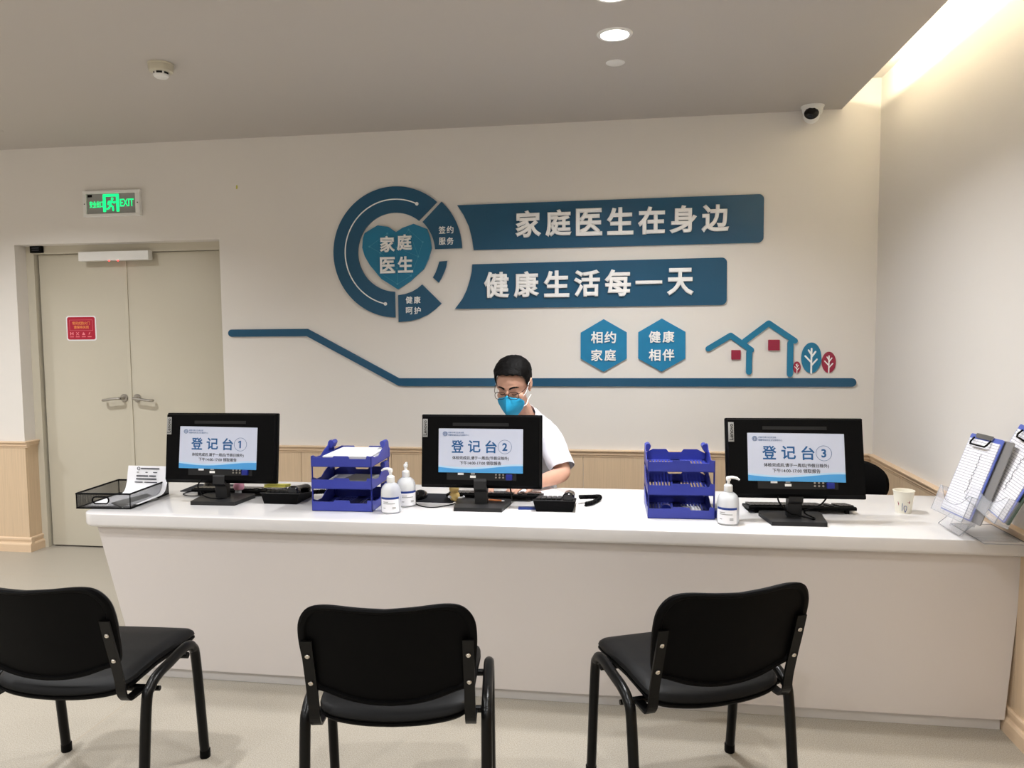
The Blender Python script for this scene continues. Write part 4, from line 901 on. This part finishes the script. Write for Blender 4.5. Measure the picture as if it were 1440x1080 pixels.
b.add([(1.225, 3.0, HC+.003), (1.225, 3.19, HC+.003), (1.36, 3.19, HC+.13), (1.36, 2.99, HC+.13), (1.228, 3.0, HC+.001), (1.228, 3.19, HC+.001), (1.363, 3.19, HC+.128), (1.363, 2.99, HC+.128)], [(0, 1, 2, 3), (7, 6, 5, 4), (0, 4, 5, 1), (1, 5, 6, 2), (2, 6, 7, 3), (3, 7, 4, 0)])
b.box((1.27, 2.93, HC+.003), (1.40, 2.98, HC+.006), 0, Matrix.Translation((0, 0, 0)))
bs = part('base', MB().add(b.v, b.f, hi), M['acrylic'], holder)
e = MB()
for q in ([(1.27, 2.90, HC+.003), (1.42, 2.90, HC+.003), (1.42, 3.19, HC+.003), (1.27, 3.19, HC+.003)], [(1.225, 3.0, HC+.003), (1.225, 3.19, HC+.003), (1.36, 3.19, HC+.13), (1.36, 2.99, HC+.13)]):
    e.tube([tuple(hi @ Vector(v)) for v in q], .0012, 5, closed=True)
part('edge', e, M['edgerefraction'], bs)  # same added rods around the base, refraction painted in grey
def clipboard(F, label, m, form=True, dy=0, dx=0):
    e = bpy.data.objects.new('clipboard', None); COL.objects.link(e); e.matrix_world = F @ Matrix.Translation((dx, dy, 0)); e.empty_display_size = .05
    tag(e, label, 'clipboard')
    part('board', MB().prism(rrect(0, 0, .225, .31, .008, 4), 0, .0035), m, e)
    if form:
        part('form_sheets', MB().box((.008, -.0035, .006), (.216, -.0002, .292)), M['form'], e)
        part('clip', MB().prism(rrect(.05, .297, .165, .314, .004, 3), -.007, -.0035), M['steel'], e)
        part('clip_lever', MB().tube([(.048, -.008, .297), (.048, -.016, .277), (.056, -.018, .268), (.155, -.018, .268), (.163, -.016, .277), (.163, -.008, .297)], .0034, 8), M['black'], e)
        w_ = MB(); zz = .09; q = []
        while zz < .245: q.append((.128+random.uniform(-.008, .008), -.004, zz+random.uniform(-.004, .003))); zz += .0035
        w_.tube(q, .0009, 4)
        part('handwriting', w_, M['ink'], e)
    return e
clipboard(FB[0], 'blue clipboard with a printed form, the farther of the two in the stand', M['clipblue'], dy=-.006)
clipboard(FB[1], 'blue clipboard with a printed form cut off by the right edge of the photo', M['clipblue'], dy=-.006)
clipboard(FB[0], 'plain grey clipboard behind the farther blue one', M['clipgrey'], False, .003, .05)
clipboard(FB[1], 'dark green clipboard behind the nearer blue one', M['clipgreen'], False, .003, .012)
# ------------------------------------------------------------------ the seated clerk
HM = Matrix.Translation((-.541, 3.655, 1.262)) @ Matrix.Rotation(math.radians(-9), 4, 'Z') @ Matrix.Rotation(math.radians(20), 4, 'X')
HI = HM.inverted()
J = {   # joint: position, (radius x, radius y)
 'pelvis': ((-.52, 4.10, .535), (.155, .12)), 'waist': ((-.52, 4.08, .70), (.135, .105)), 'chest': ((-.518, 3.98, .88), (.155, .115)), 'upper': ((-.517, 3.91, 1.0), (.13, .095)),
 'neckb': ((-.518, 3.85, 1.085), (.068, .062)), 'neckt': ((-.532, 3.735, 1.17), (.054, .056)), 'skull': ((-.54, 3.68, 1.24), (.05, .055)),
 'shl': ((-.392, 3.90, .985), (.062, .062)), 'ell': ((-.305, 3.79, .806), (.043, .043)), 'fol': ((-.355, 3.71, .803), (.043, .04)), 'wrl': ((-.455, 3.585, .79), (.026, .022)),
 'shr': ((-.642, 3.90, .985), (.062, .062)), 'elr': ((-.745, 3.79, .806), (.043, .043)), 'for': ((-.72, 3.71, .803), (.043, .04)), 'wrr': ((-.66, 3.585, .79), (.026, .022)),
 'cll': ((-.45, 3.895, 1.035), (.062, .06)), 'clr': ((-.586, 3.895, 1.035), (.062, .06)),
 'hpl': ((-.44, 4.06, .52), (.09, .085)), 'knl': ((-.40, 3.68, .50), (.06, .058)), 'anl': ((-.40, 3.74, .10), (.036, .036)), 'tol': ((-.395, 3.6, .05), (.035, .03)),
 'hpr': ((-.60, 4.06, .52), (.09, .085)), 'knr': ((-.64, 3.68, .50), (.06, .058)), 'anr': ((-.64, 3.74, .10), (.036, .036)), 'tor': ((-.645, 3.6, .05), (.035, .03)),
}
BN = [('pelvis', 'waist'), ('waist', 'chest'), ('chest', 'upper'), ('upper', 'neckb'), ('neckb', 'neckt'), ('neckt', 'skull'),
      ('upper', 'cll'), ('cll', 'shl'), ('shl', 'ell'), ('ell', 'fol'), ('fol', 'wrl'), ('upper', 'clr'), ('clr', 'shr'), ('shr', 'elr'), ('elr', 'for'), ('for', 'wrr'),
      ('pelvis', 'hpl'), ('hpl', 'knl'), ('knl', 'anl'), ('anl', 'tol'), ('pelvis', 'hpr'), ('hpr', 'knr'), ('knr', 'anr'), ('anr', 'tor')]
def skin(verts, edges, radii, root=0, sub=2):
    me = bpy.data.meshes.new('skin_graph'); me.from_pydata(verts, edges, []); o = bpy.data.objects.new('skin_graph', me); COL.objects.link(o)
    md = o.modifiers.new('skin', 'SKIN'); md.use_smooth_shade = True; md.branch_smoothing = .4
    for i, d in enumerate(me.skin_vertices[0].data): d.radius = radii[i]; d.use_root = (i == root)
    sb = o.modifiers.new('sub', 'SUBSURF'); sb.levels = sub; sb.render_levels = sub
    dg = bpy.context.evaluated_depsgraph_get(); dg.update()
    r = bpy.data.meshes.new_from_object(o.evaluated_get(dg)); bpy.data.objects.remove(o); return r
names = list(J); mb = MB()
def addme(me, mtx=None):
    mb.add([tuple(v.co) for v in me.vertices], [list(p.vertices) for p in me.polygons], mtx, True)
addme(skin([J[n][0] for n in names], [(names.index(a), names.index(b)) for a, b in BN], [J[n][1] for n in names]))
# hands: palm plus five bent fingers each
def hand(side, wr, palm):
    s = side; wr = Vector(wr); pl = Vector(palm); f = (pl-wr).normalized(); sd = f.cross(Vector((0, 0, 1))).normalized()*s   # sd: thumb side
    def P(a, b, c): return tuple(wr+f*a+sd*b+Vector((0, 0, c)))
    addme(skin([P(-.01, 0, 0), P(.03, 0, .004), P(.07, 0, .002), P(.07, .028, 0), P(.07, -.026, 0), P(.03, .02, 0), P(.03, -.018, 0)], [(0, 1), (1, 2), (2, 3), (2, 4), (1, 5), (1, 6)], [(.024, .018), (.024, .016), (.02, .014), (.014, .012), (.013, .012), (.016, .013), (.015, .013)]))
    for b, L in ((.030, .07), (.011, .08), (-.008, .075), (-.026, .058)):
        addme(skin([P(.06, b, 0), P(.085, b*1.1, .006), P(.085+L*.42, b*1.15, .0), P(.085+L*.72, b*1.15, -.014), P(.085+L*.86, b*1.15, -.024)], [(0, 1), (1, 2), (2, 3), (3, 4)], [(.010, .010), (.0098, .0095), (.009, .0088), (.0082, .008), (.007, .007)]))
    addme(skin([P(.015, .022, -.002), P(.04, .045, -.008), P(.07, .052, -.014), P(.09, .048, -.02)], [(0, 1), (1, 2), (2, 3)], [(.013, .013), (.0115, .011), (.0098, .0095), (.008, .008)]))
hand(-1, J['wrl'][0], (-.50, 3.52, .79)); hand(1, J['wrr'][0], (-.65, 3.50, .79))
# head, face and ears
for c_, r_, rt in (((0, .018, .035), (.077, .097, .088), None), ((0, -.016, -.02), (.064, .08, .085), None), ((0, -.03, .03), (.068, .066, .07), None), ((0, -.058, -.088), (.032, .032, .028), None), ((.03, -.02, -.07), (.03, .05, .035), None), ((-.03, -.02, -.07), (.03, .05, .035), None),
                   ((0, -.086, .026), (.045, .014, .012), None), ((0, -.094, -.012), (.009, .016, .03), (.35, 0, 0)), ((0, -.108, -.032), (.014, .013, .011), None), ((.012, -.1, -.035), (.009, .009, .008), None), ((-.012, -.1, -.035), (.009, .009, .008), None),
                   ((.031, -.076, .004), (.017, .014, .013), None), ((-.031, -.076, .004), (.017, .014, .013), None), ((.042, -.062, -.025), (.024, .022, .022), None), ((-.042, -.062, -.025), (.024, .022, .022), None),
                   ((0, -.086, -.062), (.024, .013, .008), None), ((0, -.084, -.07), (.02, .013, .007), None),
                   ((.08, .018, .0), (.008, .019, .032), (0, .15, -.35)), ((-.08, .018, .0), (.008, .019, .032), (0, -.15, .35)), ((.077, .012, -.022), (.007, .011, .014), None), ((-.077, .012, -.022), (.007, .011, .014), None)):
    mb.ell(c_, r_, HM, 28, 20, rt)
for s in (-1, 1):   # ear helix
    mb.tube([tuple(HM @ Vector((s*(.083+.006*math.sin(a)**2), .02+.017*math.cos(a), .002+.03*math.sin(a)))) for a in [k*PI/10-.3 for k in range(14)]], .0042, 8)
me = mb.mesh('body'); tmp = bpy.data.objects.new('tmp', me); COL.objects.link(tmp)
rm = tmp.modifiers.new('r', 'REMESH'); rm.mode = 'VOXEL'; rm.voxel_size = .0052; rm.use_smooth_shade = True
sm = tmp.modifiers.new('s', 'SMOOTH'); sm.factor = .5; sm.iterations = 3
dg = bpy.context.evaluated_depsgraph_get(); dg.update()
body = bpy.data.meshes.new_from_object(tmp.evaluated_get(dg)); bpy.data.objects.remove(tmp)
body.materials.clear()
PC = Vector((-.52, 4.1, 0)); PT = Matrix.Translation(-PC)
person = thing('person', 'seated person in white T-shirt, glasses and blue mask, typing behind the second monitor', 'person', tuple(PC))
dist_b = [(Vector(J[a][0]), Vector(J[b][0]), a, b) for a, b in BN]
def near(p):
    best = None
    for a, b, na, nb in dist_b:
        ab = b-a; t_ = max(0, min(1, (p-a).dot(ab)/ab.dot(ab))); d = (p-a-ab*t_).length-(J[na][1][0]*(1-t_)+J[nb][1][0]*t_)
        if best is None or d < best[0]: best = (d, na, nb, t_)
    return best
VC = [v.co.copy() for v in body.vertices]; VN = [v.normal.copy() for v in body.vertices]; HL = [HI @ v for v in VC]; NB = [near(v) for v in VC]
def garment(name, sel, off, m, th=.002, label=None, jit=None):
    idx = {}; vs = []; fs = []
    keep = [sel(i) for i in range(len(VC))]
    for p in body.polygons:
        if all(keep[i] for i in p.vertices):
            f = []
            for i in p.vertices:
                if i not in idx: idx[i] = len(vs); vs.append(PT @ (VC[i]+off(i)))
                f.append(idx[i])
            fs.append(f)
    m_ = bpy.data.meshes.new(name); m_.from_pydata([tuple(v) for v in vs], [], fs); m_.polygons.foreach_set('use_smooth', [True]*len(fs))
    bm = bmesh.new(); bm.from_mesh(m_)
    # even out the hem, then thickness
    bv = [v for v in bm.verts if v.is_boundary]
    for _ in range(6):
        new = {}
        for v in bv:
            ns = [e.other_vert(v) for e in v.link_edges if e.is_boundary]
            if len(ns) == 2: new[v] = (v.co*.4+(ns[0].co+ns[1].co)*.3)
        for v, c_ in new.items(): v.co = c_
    bmesh.ops.smooth_vert(bm, verts=[v for v in bm.verts if not v.is_boundary], factor=.5, use_axis_x=True, use_axis_y=True, use_axis_z=True)
    bm.to_mesh(m_); bm.free()
    o = link(name, m_, m, person); sd = o.modifiers.new('thick', 'SOLIDIFY'); sd.thickness = th; sd.offset = 1
    if label: o['label'] = label
    return o
TORSO = {'pelvis', 'waist', 'chest', 'upper', 'cll', 'clr', 'shl', 'shr', 'neckb'}
def is_head(i): return HL[i].z > -.13 and HL[i].length < .17 and VC[i].z > 1.11
def shirt_sel(i):
    d, a, b, t_ = NB[i]; v = VC[i]
    if is_head(i) and HL[i].z > -.10: return False
    if (a, b) in (('neckt', 'skull'),): return False
    if (a, b) == ('neckb', 'neckt') and t_ > .22: return False
    if a in ('shl', 'shr') and b in ('ell', 'elr'): return t_ < .86
    if a in ('ell', 'elr', 'fol', 'for', 'hpl', 'hpr', 'knl', 'knr', 'anl', 'anr'): return False
    if a == 'pelvis' and b in ('hpl', 'hpr'): return v.z > .56
    return a in TORSO and v.z > .50
def shirt_off(i):
    d, a, b, t_ = NB[i]; k = .010
    if b in ('ell', 'elr'): k = .011+.014*t_
    if a in ('waist', 'chest', 'pelvis'): k = .02
    p = VC[i]; f = noise.noise(Vector((p.x*18, p.y*18, p.z*7)))*.007+noise.noise(Vector((p.x*40+3, p.y*40, p.z*22)))*.003
    return VN[i]*(k+f)
garment('t_shirt', shirt_sel, shirt_off, M['shirt'], .002)
def tr_sel(i):
    d, a, b, t_ = NB[i]; v = VC[i]
    if a in ('hpl', 'hpr'): return True
    if a in ('knl', 'knr'): return t_ < .95
    return a == 'pelvis' and v.z < .66
garment('trousers', tr_sel, lambda i: VN[i]*.009, M['trouser'], .002)
garment('shoe', lambda i: NB[i][1] in ('anl',) or (NB[i][1] == 'knl' and NB[i][3] > .97), lambda i: VN[i]*.008, M['black'], .003)
garment('shoe', lambda i: NB[i][1] in ('anr',) or (NB[i][1] == 'knr' and NB[i][3] > .97), lambda i: VN[i]*.008, M['black'], .003)
def hair_sel(i):
    p = HL[i]
    if VC[i].z < 1.12 or p.length > .19: return False
    ax = abs(p.x)
    if ax > .079 and -.01 < p.y < .05 and p.z < .04: return False      # ears stay bare
    if p.y < -.055: return p.z > .070+.010*(1-min(1, ax/.05))-.004*math.sin(ax*300)
    if p.y < -.034: return p.z > .066-(p.y+.055)*1.2
    if p.y < -.004: return p.z > .034-(p.y+.034)*1.6
    if p.y < .03: return p.z > -.002-(.0 if p.y < .012 else (p.y-.012)*2)
    return p.z > -.055+.0*p.y
def hair_off(i):
    p = HL[i]; k = .007+.010*max(0, min(1, (p.z-.03)/.08)); k += .004*max(0, noise.noise(p*70))+.003*noise.noise(p*160)
    k += .007*max(0, min(1, (p.z-.04)/.04))*min(1, abs(p.x)/.06)
    return VN[i]*k
hr = garment('hair', hair_sel, hair_off, M['hair'], .003)
for v in body.vertices: v.co = PT @ v.co
bo = link('body', body, M['skin'], person)
def hpart(name, b, m, label=None):
    me_ = MB().add(b.v, b.f, PT @ HM); me_.sm = b.sm; return part(name, me_, m, person, label=label)
def fy(x, z): return -.092+.35*x*x/.06+.0*z
for s in (-1, 1):
    pts = [(s*.012, -.1, .025), (s*.024, -.098, .031), (s*.038, -.09, .032), (s*.052, -.076, .026)]
    hpart('eyebrow', MB().tube(spline(pts, 4), [.0028]+[.0042]*7+[.0035]*3+[.002]*2, 8), M['hair'])
    hpart('eyelash', MB().tube(spline([(s*.015, -.088, -.003), (s*.024, -.0925, -.006), (s*.034, -.0915, -.0065), (s*.045, -.084, -.003)], 4), [.0009]*3+[.0018]*7+[.0013]*3, 6), M['hair'])
# folded face mask with a centre ridge
b = MB(); NU, NV = 20, 14; vs = []; fs = []
edge_hw = [(.0, .048), (.1, .060), (.25, .067), (.45, .065), (.65, .055), (.85, .038), (1, .022)]
def interp(tb, v):
    for (a, b_), (c_, d_) in zip(tb, tb[1:]):
        if v <= c_: return b_+(d_-b_)*(v-a)/(c_-a)
    return tb[-1][1]
cy = [(0, -.113), (.12, -.124), (.3, -.142), (.5, -.148), (.75, -.132), (1, -.095)]
ey = [(0, -.084), (.25, -.062), (.5, -.058), (.75, -.062), (1, -.074)]
for j in range(NV+1):
    v = j/NV
    for i in range(NU+1):
        u = -1+2*i/NU; hw = interp(edge_hw, v); y = interp(ey, v)+(interp(cy, v)-interp(ey, v))*(1-abs(u)**1.25)
        z = -.018-.112*v+.016*(1-abs(u))**1.5*(1-v)**3-.010*abs(u)*(1-v)**2
        if v < .16 and abs(u) < .9: y += .004*math.sin(v*40)
        vs.append((u*hw, y, z))
for j in range(NV):
    for i in range(NU): q = j*(NU+1)+i; fs.append((q, q+1, q+NU+2, q+NU+1))
b.add(vs, fs, None, True); mk = hpart('face_mask', b, M['mask']); sd = mk.modifiers.new('t', 'SOLIDIFY'); sd.thickness = .0018; sd.offset = 0
for s in (-1, 1):
    hpart('mask_strap', MB().tube(spline([(s*.061, -.066, -.03), (s*.075, -.04, -.012), (s*.082, -.012, .018), (s*.084, .01, .034)], 4), .0024, 6), M['white'])
    hpart('mask_strap', MB().tube(spline([(s*.05, -.064, -.085), (s*.066, -.03, -.083), (s*.068, .0, -.07), (s*.075, .03, -.06)], 4), .0026, 6), M['white'])
g = MB()
for s in (-1, 1):
    g.tube([(s*.034+.0245*math.copysign(abs(math.cos(a))**.7, math.cos(a)), -.114+.006*((.034+.0245*math.cos(a))/.06)**2, -.003+.0185*math.copysign(abs(math.sin(a))**.7, math.sin(a))) for a in [k*PI/12 for k in range(24)]], .0015, 6, closed=True)
    g.tube(spline([(s*.058, -.107, .006), (s*.072, -.075, .008), (s*.082, -.02, .012), (s*.086, .012, .016), (s*.084, .032, -.002)], 4), .0015, 6)
g.tube(spline([(-.0095, -.115, .002), (0, -.117, .006), (.0095, -.115, .002)], 4), .0015, 6)
hpart('glasses', g, M['frame'])
